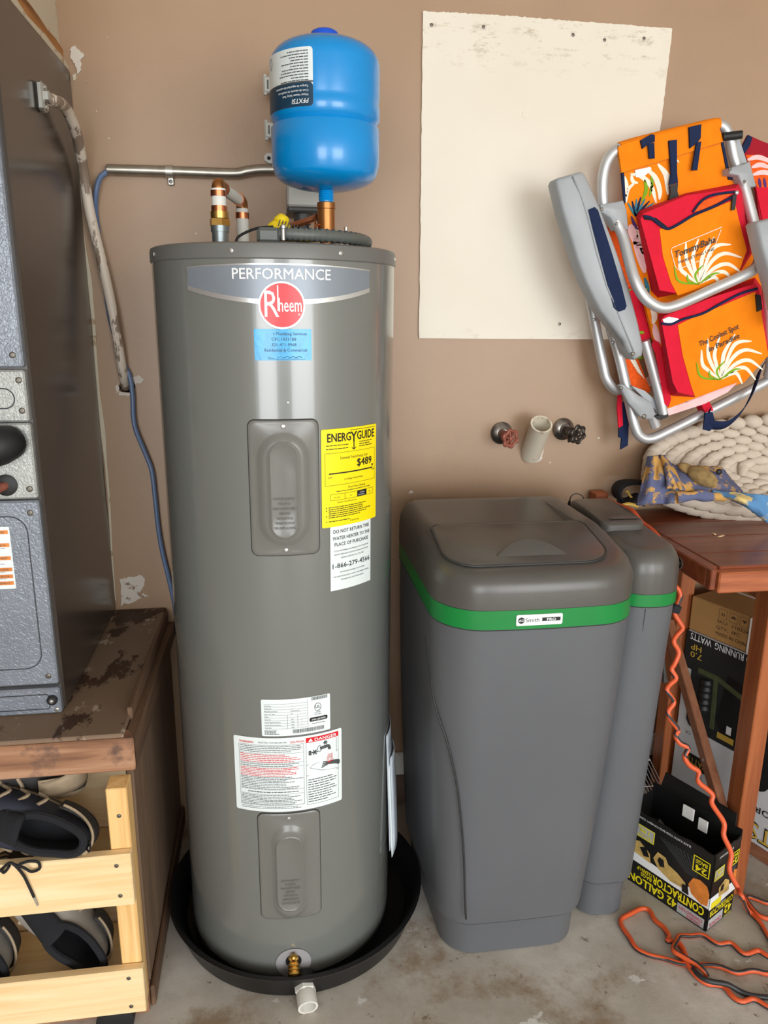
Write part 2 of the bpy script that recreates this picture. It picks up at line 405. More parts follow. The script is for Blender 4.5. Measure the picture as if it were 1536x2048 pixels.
def tag(o, label, category, group=None):
    o['label'] = label; o['category'] = category
    if group: o['group'] = group
    return o
def thing(name, loc, label, category, group=None, mat=None):
    o = bpy.data.objects.new(name, None); COL.objects.link(o); o.empty_display_size = .05
    o.matrix_world = mat if mat is not None else Matrix.Translation(V(loc)); ORG[o.name] = o.matrix_world.copy()
    return tag(o, label, category, group)
def struct(o): o['kind'] = 'structure'; return o
def frame(o, ax, ay):
    """flat surface frame: u along ax, v along ay, w outwards"""
    o = V(o); ax = V(ax).normalized(); ay = V(ay).normalized(); n = ax.cross(ay)
    return lambda u, v, w: o+ax*u+ay*v+n*w
def flip(m, W, H): return lambda u, v, w: m(W-u, H-v, w)
def cylmap(cx, cy, R): return lambda u, v, w: V((cx+(R+w)*math.sin(u/R), cy-(R+w)*math.cos(u/R), v))
_SC = {}
def screw(parent, p, nrm, r=.004, mat='screw', name='screw', h=.5):
    key = (mat, h)
    if key not in _SC:
        mb = MB(); mb.lathe([(1.0, -.3), (1.0, .15*h), (.8, .55*h), (.45, .75*h), (.12, .78*h)], n=14)
        mb.box((0, 0, .8*h), (1.1, .22, .12)); mb.box((0, 0, .8*h), (.22, 1.1, .12))
        me = bpy.data.meshes.new('screw_head'); me.from_pydata(mb.v, [], mb.f); me.materials.append(MT[mat])
        bm = bmesh.new(); bm.from_mesh(me); bmesh.ops.recalc_face_normals(bm, faces=bm.faces); bm.to_mesh(me); bm.free(); _SC[key] = me
    o = bpy.data.objects.new(name, _SC[key]); COL.objects.link(o); o.parent = parent
    q = V(nrm).to_track_quat('Z', 'Y')
    mw = Matrix.LocRotScale(V(p), q, V((r, r, r))); o.matrix_local = ORG[parent.name].inverted()@mw
    return o
def rr_ring(cu, cv, hw, hh, r, n=6, mx=4, my=8):
    out = []; rt2, rb2 = (r if isinstance(r, tuple) else (r, r)); rt2 = min(rt2, hw, hh); rb2 = min(rb2, hw, hh)
    for k, (sx, sy) in enumerate(((1, 1), (-1, 1), (-1, -1), (1, -1))):
        r = rt2 if sy > 0 else rb2
        cx, cy = cu+sx*(hw-r), cv+sy*(hh-r); a0 = k*PI/2
        for i in range(n+1):
            a = a0+PI/2*i/n; out.append((cx+r*math.cos(a), cy+r*math.sin(a)))
        nx, ny = ((-1, 1), (-1, -1), (1, -1), (1, 1))[k]
        r = rt2 if ny > 0 else rb2
        ex, ey = cu+nx*(hw-r), cv+ny*(hh-r); a1 = a0+PI/2
        q = (ex+r*math.cos(a1), ey+r*math.sin(a1)); p = out[-1]; mm = mx if k in (0, 2) else my
        for i in range(1, mm): out.append((p[0]+(q[0]-p[0])*i/mm, p[1]+(q[1]-p[1])*i/mm))
    return out
def lines(mb, u0, u1, v1, v0, n, m, w, h=.0012, seed=0, ragged=.25):
    """unreadable fine print as rows of broken dashes"""
    rg = random.Random(seed)
    for i in range(n):
        v = v1+(v0-v1)*i/max(1, n-1); u = u0; e = u1-(u1-u0)*ragged*rg.random()
        while u < e:
            l = rg.uniform(2, 7)*h; mb.rect(u, min(e, u+l), v-h/2, v+h/2, m, w, step=.02); u += l+h*.8
# ================================================================== the setting
WY = 1.93
fl = struct(MB().bx(-2.2, 3.4, -4.0, 2.05, -.1, 0, 0).build('floor', 'concrete'))
struct(MB().bx(-8, 9, -14, -4.0, -.14, -.03, 0).build('driveway_ground', 'asphalt'))
def wall_with_hole():
    hole = [at(x, y, Y=WY) for x, y in [(238, 770), (246, 765), (258, 767), (268, 764), (271, 774), (266, 783), (254, 786), (243, 784), (236, 778)]]
    outer = [V((x, WY, z)) for x, z in ((-2.2, 0), (3.4, 0), (3.4, 2.6), (-2.2, 2.6))]
    mb = MB(); allp = outer+hole
    mb.add(allp, [tuple(t) for t in tessellate_polygon([outer, hole])])
    n = len(hole)
    mb.add(hole+[p+V((0, .025, 0)) for p in hole], [(i, (i+1) % n, (i+1) % n+n, i+n) for i in range(n)])
    o = struct(mb.build('wall_back', 'wall', fix=True))
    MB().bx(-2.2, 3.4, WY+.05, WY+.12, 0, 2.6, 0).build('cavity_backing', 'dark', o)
    return o
wb = wall_with_hole()
struct(MB().bx(-2.3, -2.2, -4, 2.05, 0, 2.6, 0).build('wall_left', 'side_wall'))
struct(MB().bx(3.4, 3.5, -4, 2.05, 0, 2.6, 0).build('wall_right', 'white_wall'))
struct(MB().bx(-2.3, 3.5, -4, 2.05, 2.6, 2.7, 0).build('ceiling', 'white_wall'))
# ragged helper outlines on the back wall
def ragged(pts, amp, seed, n=5):
    rg = random.Random(seed); out = []
    for i in range(len(pts)):
        a, b = pts[i], pts[(i+1) % len(pts)]
        for k in range(n):
            t = k/n; out.append((a[0]+(b[0]-a[0])*t+rg.uniform(-amp, amp), a[1]+(b[1]-a[1])*t+rg.uniform(-amp, amp)))
    return out
def wall_patch(name, px, mat, th, amp, seed, n=4):
    q = [at(x, y, Y=WY) for x, y in ragged(px, amp, seed, n)]
    return MB().prism([p+V((0, -th, 0)) for p in q], [p+V((0, .002, 0)) for p in q]).build(name, mat, wb)
wall_patch('spackle_patch', [(241, 1158), (258, 1155), (285, 1150), (290, 1165), (276, 1185), (296, 1192), (270, 1200), (240, 1210)], 'spackle', .0015, 3, 3)
wall_patch('broken_plaster', [(262, 757), (276, 750), (290, 757), (283, 766), (270, 768)], 'spackle', .003, 1.5, 4)
wall_patch('broken_plaster', [(238, 782), (262, 786), (262, 791), (239, 791)], 'spackle', .003, 1, 5)
wall_patch('broken_plaster', [(231, 772), (237, 768), (239, 780), (234, 786)], 'spackle', .003, 1, 6)
wall_patch('plaster_flake', [(141, 100), (150, 92), (162, 103), (172, 112), (162, 118), (163, 140), (155, 150), (151, 128), (143, 118)], 'spackle', .004, 2, 8)
wall_patch('plaster_flake', [(146, 150), (153, 148), (152, 160), (147, 162)], 'cream', .003, 1, 9)
wall_patch('plaster_flake', [(170, 163), (176, 161), (174, 166)], 'cream', .002, .5, 10)
for i, (x, y, r) in enumerate([(822, 985, 5), (218, 277, 2), (392, 467, 2), (214, 75, 1.5), (193, 222, 1.5), (283, 680, 1.5), (1197, 876, 2.5), (1100, 925, 2)]):
    wall_patch('paint_chip', [(x-r, y), (x, y-r), (x+r, y), (x, y+r)], 'spackle', .0008, .5, 20+i, 2)
strip = [(156, 305), (160, 370), (162, 430), (170, 500), (178, 560), (186, 640), (190, 700), (196, 790), (204, 860), (212, 930), (218, 1000), (223, 1100), (230, 1200)]
wd = [5, 6, 3, 4, 8, 6, 5, 6, 9, 4, 4, 3, 3]
L = [at(x-w2*.3, y, Y=WY) for (x, y), w2 in zip(strip, wd)]; R_ = [at(x+w2*.8, y, Y=WY) for (x, y), w2 in zip(strip, wd)]
q = L+R_[::-1]
MB().prism([p+V((0, -.004, 0)) for p in q], [p+V((0, .002, 0)) for p in q]).build('caulk_strip', 'cream', wb)
struct(MB().bx(-.25, 3.4, WY-.016, WY, .098, .168, .004).build('baseboard_back', 'base_white'))
struct(MB().bx(-.25, 3.4, WY-.012, WY, 0, .0975, .003).build('trim_1', 'base_brown'))

# ------------------------------------------------------------------ air handler on its wooden platform
FX, FY, FZ = -.406, 1.40, .641
ah = thing('air_handler', (-.75, 1.66, FZ), 'tall grey metal air handler standing on the stained wooden platform', 'air handler')
MB().bx(-1.1, FX, FY+.012, WY-.004, FZ, 1.885, .004).build('cabinet', 'fur_side', ah)
def panel(name, z0, z1, mat, y=FY, x1=FX-.006):
    return MB().bx(-1.1, x1, y, y+.02, z0, z1, .003).build(name, mat, ah)
up_ = panel('upper_door', 1.291, 1.885, 'fur_door')
g1 = panel('filter_strip', 1.199, 1.287, 'galv', FY-.002)
g2 = panel('connection_plate', 1.062, 1.196, 'galv', FY-.001)
dn = panel('lower_door', .70, 1.058, 'fur_door')
bs = panel('base_rail', .641, .694, 'fur_door', FY-.004, FX-.004)
fm = frame((0, FY, 0), (1, 0, 0), (0, 0, 1))
def groove(parent, u0, u1, v0, v1, r, dy=0):
    ring = rr_ring((u0+u1)/2, (v0+v1)/2, (u1-u0)/2, (v1-v0)/2, r)
    MB().tube([fm(u, v, -dy+.0002) for u, v in ring], .0011, 6, closed=True).build('pressed_line', 'line', parent)
groove(up_, -1.05, -.445, 1.335, 1.84, .03); groove(dn, -1.05, -.436, .735, 1.03, .03)
groove(g1, -.60, -.432, 1.222, 1.256, .017, -.002); groove(bs, -1.05, -.43, .652, .682, .006, -.004)
for z in (1.705, 1.312): screw(up_, (FX-.022, FY, z), (0, -1, 0), .0055, 'dscrew')
for z in (1.27, 1.218): screw(g1, (FX-.016, FY-.002, z), (0, -1, 0), .0055, 'dscrew')
for z in (1.162, 1.08): screw(g2, (FX-.018, FY-.002, z), (0, -1, 0), .0055, 'dscrew')
for z in (1.036, .718): screw(dn, (FX-.022, FY, z), (0, -1, 0), .0055, 'dscrew')
screw(bs, (FX-.012, FY-.004, .649), (0, -1, 0), .005, 'zinc')
MB().lathe([(.0095, 0), (.0095, .006), (.007, .009), (.004, .0095)], (FX-.018, FY-.004, .671), (0, -1, 0), 20).build('rubber_bumper', 'black_rub', bs)
screw(bs, (FX-.018, FY-.0135, .671), (0, -1, 0), .004, 'zinc')
# black suction line insulation and drain stub poking through the plate
MB().tube(cat([(-.56, FY-.03, 1.15), (-.50, FY-.035, 1.152), (-.455, FY-.022, 1.163), (-.437, FY+.01, 1.165)], 5), [.034]*11+[.032, .03, .028, .022, .012], 18).build('pipe_insulation', 'black_rub', g2)
mb = MB(); mb.lathe([(.019, -.002), (.019, .004), (.015, .006)], (-.462, FY-.001, 1.088), (0, -1, 0), 24); mb.build('rubber_grommet', 'black_rub', g2)
MB().tube([(-.462, FY+.0, 1.088), (-.475, FY-.03, 1.084)], .008, 12).build('drain_stub', 'rust', g2)
# warning label
lab = MB(); lab.rect(-.70, -.466, .895, 1.012, fm, .0009, .002, .05); lb = lab.build('warning_label', 'label', dn, label='white label with orange bars')
ob, ib = MB(), MB()
for i, (z, t) in enumerate([(1.002, 'WARNING'), (.978, 'ADVERTENCIA'), (.9535, 'AVERTISSEMENT'), (.932, 'WARNING'), (.919, 'ADVERTENCIA'), (.906, 'AVERTISSEMENT')]):
    ob.rect(-.698, -.469, z-.0035, z+.0035, fm, .0013, 0, .05); ib.text(t, -.475, z-.0018, .0036, fm, .0016, align='R')
for i, (a, b, n) in enumerate([(.996, .983, 4), (.972, .959, 4), (.948, .937, 3), (.9275, .9235, 2), (.9145, .9105, 2), (.9015, .898, 2)]):
    lines(ib, -.62, -.472, a, b, n, fm, .0013, .0008, i)
ob.build('orange_bars', 'bagor', lb); ib.build('print', 'gink', lb)
# framing above the unit
pl = thing('plenum_framing', (-.6, 1.7, 1.885), 'raw timber strip under torn cream plasterboard above the air handler', 'framing')
def sideprism(name, mat, yz, x0, x1):
    MB().prism([V((x1, y, z)) for y, z in yz], [V((x0, y, z)) for y, z in yz]).build(name, mat, pl)
rg = random.Random(5)
ys = [1.93-.06*i for i in range(12)]
sideprism('plaster_edge', 'cream', [(y, 1.886) for y in ys]+[(y, 1.897+rg.uniform(-.003, .004)) for y in ys[::-1]], -1.05, -.409)
sideprism('timber_strip', 'rawwood', [(1.925, 1.89)]+[(y, 1.8965) for y in ys[1:]]+[(y, 1.928+.012*(1.93-y)+rg.uniform(-.003, .003)) for y in ys[::-1]], -1.05, -.418)
sideprism('plasterboard', 'cream', [(y, 1.92) for y in ys]+[(y, 2.598) for y in ys[::-1]], -1.05, -.424)

# platform
PX, PY0, PZ = -.27, 1.30, .641
pf = thing('wooden_platform', (-.7, 1.6, 0), 'old wooden platform with stained plywood deck under the air handler', 'platform')
MB().bx(-1.2, PX-.012, PY0+.006, WY-.006, PZ-.018, PZ-.001, .002).build('deck', 'deck', pf)
MB().bx(-1.2, PX+.006, PY0, PY0+.036, .566, .6325, .003).build('fascia_board', 'fascia', pf)
R = Matrix.Rotation(math.radians(0), 3, 'X')
mb = MB(); mb.prism([V((PX+.008, 1.305, .566)), V((PX+.008, 1.925, .566)), V((PX+.008, 1.925, .60)), V((PX+.008, 1.33, .633)), V((PX+.008, 1.305, .633))], [V((PX-.010, 1.337, .566)), V((PX-.010, 1.925, .566)), V((PX-.010, 1.925, .60)), V((PX-.010, 1.337, .633)), V((PX-.010, 1.337, .633))]); mb.build('side_board', 'sidewood', pf)
mb = MB(); mb.box((PX-.012, 1.645, .630), (.010, .54, .030), Matrix.Rotation(math.radians(-2), 3, 'X'), .002); mb.build('edge_strip', 'sidewood', pf)
MB().bx(-.292, -.278, 1.345, WY-.004, .0, .566, .002).build('side_panel', 'plydark', pf)
MB().bx(-1.2, -.293, 1.46, 1.474, .052, .62, .002).build('back_panel', 'ply', pf)
MB().bx(-.2775, -.268, 1.325, WY-.01, 0, .05, .003).build('floor_batten', 'sidewood', pf)
MB().bx(-1.2, -.279, 1.31, 1.345, 0, .05, .003).build('sole_plate', 'fascia', pf)

# pine shoe rack
rk = thing('shoe_rack', (-.6, 1.29, .075), 'pale pine shoe rack with two front slats holding trainers', 'shoe rack')
post = MB().bx(-.312, -.275, 1.2625, 1.308, .06, .556, .002).build('post', 'pinez', rk)
s1 = MB().bx(-1.0, -.274, 1.2435, 1.262, .322, .432, .002).build('slat', 'pine', rk)
s2 = MB().bx(-1.0, -.270, 1.2435, 1.262, .075, .176, .002).build('slat', 'pine', rk)
MB().bx(-1.0, -.313, 1.2625, 1.455, .084, .102, .002).build('shelf', 'pine', rk)
MB().bx(-.50, -.313, 1.2625, 1.455, .322, .340, .002).build('shelf', 'pine', rk)
for (x, z) in ((-.3, .41), (-.298, .345)): screw(s1, (x, 1.2435, z), (0, -1, 0), .0042, 'dscrew')
for (x, z) in ((-.297, .158), (-.297, .092)): screw(s2, (x, 1.2435, z), (0, -1, 0), .0042, 'dscrew')
screw(post, (-.292, 1.2625, .50), (0, -1, 0), .0042, 'dscrew')
MB().bx(-1.0, -.96, 1.2625, 1.308, .06, .556, .002).build('post', 'pinez', rk)
wh = MB(); wh.lathe([(.028, 0), (.036, .003), (.036, .022), (.028, .025)], (-.335, 1.262, .0362), (0, 1, 0), 28)
wh.build('caster', 'black_rub', rk)
wh = MB(); wh.bx(-.36, -.31, 1.275, 1.31, .055, .0745, .001); wh.build('caster_plate', 'zinc', rk)

# ------------------------------------------------------------------ shoes (horizontal slices lofted, open collar, lining, tongue, laces)
def foot(L, W, x0=0, x1=None, n=36, pw=1):
    """closed outline of a shoe slice from heel x0 to front x1; mid x given in metres"""
    x1 = L if x1 is None else x1; out = []
    for i in range(n):
        a = 2*PI*i/n; c, s_ = math.cos(a), math.sin(a)
        x = (x0+x1)/2+(x1-x0)/2*c; t = x/L
        w_ = W/2*(.72+.28*math.sin(min(1, max(0, (t-.15)/.75))*PI/1.3))
        out.append((x, w_*math.copysign(abs(s_)**.75, s_)*pw))
    return out
def shoe(label, Mx, up_m, sole_m, acc_m, laces=True, hi=0):
    T = thing('trainer', (0, 0, 0), label, 'shoe', 'trainers in the pine rack', Mx)
    L, W = .285, .102
    def ring(sl, z): return [Mx@V((x, y, z(x) if callable(z) else z)) for x, y in sl]
    toe = lambda base, lift: (lambda x: base+lift*max(0, (x/L-.72)/.28)**2)
    heel = lambda base: (lambda x: base+.010*max(0, (x/L-.8)/.2)**2)
    so = MB(); so.loft([ring(foot(L, W*.93, .004), toe(0, .012)), ring(foot(L, W*1.0, -.004, L+.003), toe(.006, .012)), ring(foot(L, W*1.02, -.006, L+.004), toe(.016, .012)), ring(foot(L, W*.98, -.002, L), toe(.030, .006))])
    so.build('sole', sole_m, T)
    md = MB(); md.loft([ring(foot(L, W*1.03, -.007, L+.004), toe(.017, .012)), ring(foot(L, W*1.03, -.006, L+.003), toe(.025, .010))], False, False); md.build('sole_stripe', 'sh_dark' if sole_m != 'sh_dark' else 'sh_tan', T)
    H = .095+hi
    u = MB()
    sl = [(foot(L, W*.97, 0, L), toe(.026, .008)), (foot(L, W*.98, -.003, L*.985), .048), (foot(L, W*.93, -.004, L*.90), .064), (foot(L, W*.88, -.002, L*.76), .078), (foot(L, W*.80, 0, L*.60), .088), (foot(L, W*.74, 0, L*.47), lambda x: H+.012*max(0, 1-x/.05)-.004)]
    rings = [ring(a, b) for a, b in sl]; u.loft(rings, True, False); u.build('upper', up_m, T)
    c = MB(); rim = ring(foot(L, W*.72, .002, L*.46), lambda x: H+.012*max(0, 1-x/.05)); c.tube(rim, .0075, 8, closed=True); c.build('collar', 'sh_in', T)
    li = MB(); li.loft([ring(foot(L, W*.66, .006, L*.45), lambda x: H+.008*max(0, 1-x/.05)), ring(foot(L, W*.64, .008, L*.47), .055), ring(foot(L, W*.6, .012, L*.6), .034)], False, True); li.build('lining', 'sh_in', T)
    tg = MB(); tg.grid(lambda a, b: Mx@V((L*(.40+.32*b), (a-.5)*W*(.52-.12*b), .112+hi*.6-.040*b-.010*(2*a-1)**2+.002)), 7, 9); tg.build('tongue', 'sh_in', T, solid=.006)
    # overlays on the heel and toe
    for nm, xr, zz, mm in (('heel_counter', (-.010, .07), (.028, .07), acc_m), ('toe_cap', (L*.80, L*1.012), (.026, .052), acc_m)):
        o = MB()
        def f(a, b, xr=xr, zz=zz, nm=nm):
            k = nm == 'toe_cap'
            ang = (a-.5)*PI*.95+(0 if k else PI)
            z = zz[0]+(zz[1]-zz[0])*b
            cx = L*.66 if k else .075; rx = (L*1.008-cx-(.022*b if k else 0)) if k else cx+.0075
            ry = W*(.5-.03*b)*(1.0 if k else .90)
            return Mx@V((cx+rx*math.cos(ang), ry*math.sin(ang)*1.02, z))
        o.grid(f, 17, 5); o.build(nm, mm, T, solid=.004)
    for sg in (-1, 1):
        o = MB()
        for k in range(3):
            x0 = L*(.30+.12*k)
            o.tube([Mx@p for p in cat([(x0+.03, sg*W*.50, .034), (x0+.01, sg*W*.495, .055), (x0+.02, sg*W*.40, .074)], 4)], .0035, 6)
        o.build('side_overlay', 'sh_tan', T)
    pp_ = MB(); pp_.tube([Mx@V((.075+.084*math.cos(a), W*.475*math.sin(a), .074+.010*math.cos(2*a))) for a in [PI*.55+PI*.9*i/20 for i in range(21)]], .0026, 6); pp_.build('piping', 'sh_tan', T)
    lp = MB(); lp.tube([Mx@p for p in cat([(-.004, -.006, H+.004), (-.012, -.005, H+.022), (-.013, .005, H+.022), (-.004, .006, H+.004)], 5)], .002, 6); lp.build('heel_loop', 'lace', T)
    if laces:
        la = MB()
        for k in range(5):
            x = L*(.47+.055*k); z = .098+hi*.4-.008*k
            la.tube([Mx@p for p in cat([(x, -.026, z-.006), (x+.008, 0, z+.004), (x+.014, .026, z-.007)], 4)], .0024, 6)
            la.tube([Mx@p for p in cat([(x, .026, z-.006), (x+.008, 0, z+.005), (x+.014, -.026, z-.007)], 4)], .0024, 6)
        la.build('lacing', 'lace', T)
    return T
def pose(o, xax, zax):
    x = V(xax).normalized(); z = V(zax); z = (z-x*z.dot(x)).normalized(); y = z.cross(x)
    return Matrix(((x.x, y.x, z.x, o[0]), (x.y, y.y, z.y, o[1]), (x.z, y.z, z.z, o[2]), (0, 0, 0, 1)))
# top shelf: sole against the back, heel to the right, collar towards the room
sA = shoe('navy and tan trainer with trailing laces on the upper shelf', pose((-.352, 1.338, .420), (-.92, .10, .26), (-.36, -.80, .46)), 'sh_navy', 'sh_tan', 'sh_dark')
sB = shoe('tan soled trainer tucked behind on the upper shelf', pose((-.388, 1.410, .465), (-1, .0, .06), (.0, -.22, .97)), 'sh_dark', 'sh_tan', 'sh_tan', False)
lc = MB()
def lz(x, y, Y): return at(x/3.16, 1400+y/3.16, Y=Y)
lc.tube(cat([lz(10, 1070, 1.245), lz(60, 1030, 1.235), (lz(100, 1050, 1.235)), lz(150, 1110, 1.238), lz(185, 1180, 1.239), lz(215, 1245, 1.2395)], 6), .0026, 7)
lc.tube(cat([lz(90, 1040, 1.235), lz(150, 1060, 1.232), lz(200, 1085, 1.236), lz(250, 1065, 1.238), lz(240, 1025, 1.238), lz(180, 1020, 1.236), lz(120, 1040, 1.234)], 6), .0026, 7)
lc.tube(cat([lz(0, 1070, 1.238), lz(25, 1090, 1.238), lz(45, 1070, 1.238), lz(60, 1045, 1.238)], 6), .0026, 7)
lc.build('loose_lace', 'lace', sA); lt = MB(); lt.cyl(lz(215, 1245, 1.2395), lz(238, 1298, 1.2395), .0022, .0018, 8); lt.build('lace_tip', 'sh_grey', sA)
# bottom shelf: collar facing out and down, toe up against the back
sC = shoe('grey and black trainer with open black collar, right one on the lower shelf', pose((-.368, 1.396, .134), (-.66, .0, .74), (.05, -.97, .18)), 'sh_grey', 'sh_dark', 'sh_dark', False, .012)
sD = shoe('grey and black trainer cut by the picture edge on the lower shelf', pose((-.548, 1.396, .134), (-.66, .0, .74), (.05, -.97, .18)), 'sh_grey', 'sh_dark', 'sh_dark', False, .012)
# ================================================================== water heater
HX, HY, HR = .018, 1.558, .228
hm = cylmap(HX, HY, HR)
wh = thing('water_heater', (HX, HY, .022), 'tall grey cylindrical electric water heater with labels, standing in the black pan', 'water heater')
MB().lathe([(HR-.02, .022), (HR-.006, .024), (HR-.001, .032), (HR, .045), (HR, 1.474)], (HX, HY, 0), n=128).build('jacket', 'heater', wh, 50)
MB().lathe([(HR+.0005, 1.470), (HR+.0025, 1.472), (HR+.0025, 1.489), (HR+.001, 1.4945), (HR-.004, 1.497), (HR-.05, 1.5), (.01, 1.502)], (HX, HY, 0), n=128).build('top_cap', 'heater_lid', wh)
for u in (-.62, -.45, -.2644, -.0739, .1103, .289, .47, .64): screw(wh, hm(u, 1.4825, .0022), hm(u, 0, 1)-hm(u, 0, 0), .0042)
screw(wh, hm(.0128, 1.236, 0), hm(.0128, 0, 1)-hm(.0128, 0, 0), .0022)
def access(cu, cv, hw, hh, cs, so, si, name, lines_t):
    """so/si = (half width, half height) of the outer swell and the inner plateau"""
    mb = MB()
    R0 = rr_ring(cu, cv, hw, hh, .012); rings = []
    def add(hw_, hh_, r, w, c=(cu, cv)): rings.append([hm(u, v, w) for u, v in rr_ring(c[0], c[1], hw_, hh_, r)])
    add(hw, hh, .012, -.001); add(hw, hh, .012, .0022); add(hw-.002, hh-.002, .010, .0032); add(hw-.006, hh-.006, .01, .0034)
    a, b = so; add(a, b, a, .0036, cs); add(a-.004, b-.004, a-.004, .0052, cs); add(a-.010, b-.010, a-.010, .0088, cs); add(a-.016, b-.016, a-.016, .0102, cs)
    a, b = si; add(a+.0015, b+.0015, a+.0015, .0104, cs); add(a, b, a, .0118, cs); add(a-.0016, b-.0016, a-.0016, .0122, cs); add(a-.003, b-.003, a-.003, .0112, cs)
    mb.loft(rings, False, True); o = mb.build(name, 'panel', wh, 40)
    tx = MB()
    for i, t in enumerate(lines_t): tx.text(t, cs[0], cs[1]-si[1]*.18-i*.0088, .0042, hm, .0142, align='C', sx=.82)
    if lines_t: tx.build('embossed_text', 'panel', o, solid=.0006)
    for v in (cv+hh-.010, cv-hh+.010): screw(o, hm(cu, v, .0036), hm(cu, 0, 1)-hm(cu, 0, 0), .0042)
    ln = MB(); ln.tube([hm(u, v, .0002) for u, v in rr_ring(cu, cv, hw+.0008, hh+.0008, .0125)], .0012, 6, closed=True); ln.build('panel_shadow_gap', 'seam', o)
TX = ['POWER SUPPLY', 'MUST BE', 'DISCONNECTED', 'BEFORE', 'ADJUSTING', 'THERMOSTAT', 'OR REPLACING']
access(.0035, 1.0842, .0605, .1215, (.0025, 1.0825), (.0470, .104), (.0236, .0865), 'upper_access_panel', TX)
access(-.0045, .303, .061, .124, (-.0045, .2925), (.0370, .112), (.0256, .088), 'lower_access_panel', TX)
# brand plate
us = spread(-.162, .178, .006)
top = lambda u: 1.4632-.0055*(abs(u-.008)/.17)**2*.9
bot = lambda u: 1.398+.023*(abs(u-.008)/.17)**2
pm = MB(); pm.col(us, bot, top, hm, .0008, 3); pp = pm.build('brand_plate', 'slate', wh)
ch = MB(); ch.col(us, lambda u: top(u)-.0022, top, hm, .0013); ch.col(us, bot, lambda u: bot(u)+.0075, hm, .0013); ch.rect(-.162, -.1605, bot(-.162), top(-.162), hm, .0013); ch.build('silver_edge', 'chrome', pp)
tx = MB(); tx.text('PERFORMANCE', .0085, 1.4385, .0172, hm, .0016, width=.165, align='C', bold=.012); tx.build('lettering', 'white', pp)
def disc(r, w, cu, cv, n=28):
    us = [cu-r*math.cos(PI*i/n) for i in range(n+1)]
    return MB().col(us, lambda u: cv-math.sqrt(max(1e-9, r*r-(u-cu)**2)), lambda u: cv+math.sqrt(max(1e-9, r*r-(u-cu)**2)), hm, w, 5)
EC = (.0066, 1.3968)
em = disc(.0385, .0018, *EC).build('round_emblem', 'white', wh, label='red round emblem with white lettering')
disc(.0353, .0023, *EC).build('red_disc', 'red', em)
tx = MB(); b = EC
tx.text('R', b[0]-.0285, b[1]-.0185, .043, hm, .0028, width=.0235); tx.rect(b[0]-.0075, b[0]-.0055, b[1]-.009, b[1]+.032, hm, .0028)
tx.text('heem', b[0]-.0052, b[1]-.010, .0225, hm, .0028, width=.0375, bold=.012)
tx.text('®', b[0]+.026, b[1]-.0165, .004, hm, .0028); tx.build('lettering', 'white', em)
# blue service sticker
st = MB(); st.rect(-.041, .055, 1.307, 1.3585, hm, .0009, .001); so = st.build('service_sticker', 'bluefilm', wh)
tx = MB()
for t, v, wd_, al in (('r Plumbing Services', 1.3485, .056, 'R'), ('CFC1433188', 1.3395, .041, 'M'), ('321-471-9968', 1.3305, .041, 'M'), ('Residential & Commercial', 1.3215, .071, 'R')):
    tx.text(t, .047 if al == 'R' else .029, v, .0052, hm, .0014, width=wd_, align='R')
tx.text('Date', -.018, 1.309, .0035, hm, .0014); tx.rect(-.008, .044, 1.3085, 1.309, hm, .0014)
tx.tube(cat([hm(-.004+.0035*i, 1.311+.0028*((i*7) % 3)/2, .0014) for i in range(13)], 3), .0004, 4); tx.build('lettering', 'dblue', so)
# energy label
def lbl(name, u0, u1, v0, v1, mat, w=.0009, r=.002, lab=None):
    o = MB().rect(u0, u1, v0, v1, hm, w, r).build(name, mat, wh, label=lab); return o
eg = lbl('energy_label', .0697, .2, 1.0072, 1.1868, 'yellow', .0016, .003, 'yellow energy label with black print')
A = MB(); u0, v0, W_, H_ = .0697, 1.0072, .1303, .1796; k = .0021
def X(a): return u0+a*W_
def Y(b): return v0+b*H_
A.text('ENERG', X(.09), Y(.872), .0150, hm, k, width=W_*.375, bold=.035); A.text('Y', X(.465), Y(.855), .0185, hm, k, width=W_*.11, bold=.03); A.text('GUIDE', X(.58), Y(.872), .0150, hm, k, width=W_*.36, bold=.035)
A.rect(X(.513), X(.53), Y(.79), Y(.87), hm, k); A.poly([hm(X(.47), Y(.80), k), hm(X(.5215), Y(.77), k), hm(X(.573), Y(.80), k), hm(X(.5215), Y(.787), k)])
lines(A, X(.07), X(.44), Y(.835), Y(.80), 2, hm, k, .0014, 3, .2); lines(A, X(.62), X(.9), Y(.845), Y(.80), 3, hm, k, .0014, 4); lines(A, X(.45), X(.97), Y(.975), Y(.975), 1, hm, k, .001, 5, 0)
def boxline(a, b, c, d, t=.0005):
    A.rect(X(a), X(b), Y(c), Y(c)+t, hm, k); A.rect(X(a), X(b), Y(d)-t, Y(d), hm, k); A.rect(X(a), X(a)+t, Y(c), Y(d), hm, k); A.rect(X(b)-t, X(b), Y(c), Y(d), hm, k)
boxline(.05, .96, .43, .76)
A.text('Estimated Yearly Energy Cost', X(.29), Y(.69), .0048, hm, k, width=W_*.5); A.text('$489', X(.88), Y(.60), .0135, hm, k, width=W_*.30, align='R', bold=.03)
A.rect(X(.11), X(.9), Y(.545), Y(.558), hm, k); A.poly([hm(X(.875), Y(.59), k), hm(X(.925), Y(.59), k), hm(X(.90), Y(.562), k)])
A.text('Cost Range of Similar Models', X(.35), Y(.475), .0032, hm, k, width=W_*.34); A.text('$181', X(.1), Y(.505), .003, hm, k); A.text('$500', X(.88), Y(.525), .003, hm, k)
A.text('First Hour Rating', X(.42), Y(.385), .0040, hm, k, width=W_*.32); lines(A, X(.22), X(.85), Y(.365), Y(.365), 1, hm, k, .0012, 8, .02)
boxline(.13, .92, .275, .34); A.rect(X(.58), X(.77), Y(.275), Y(.34), hm, k); A.rect(X(.36), X(.365), Y(.275), Y(.34), hm, k)
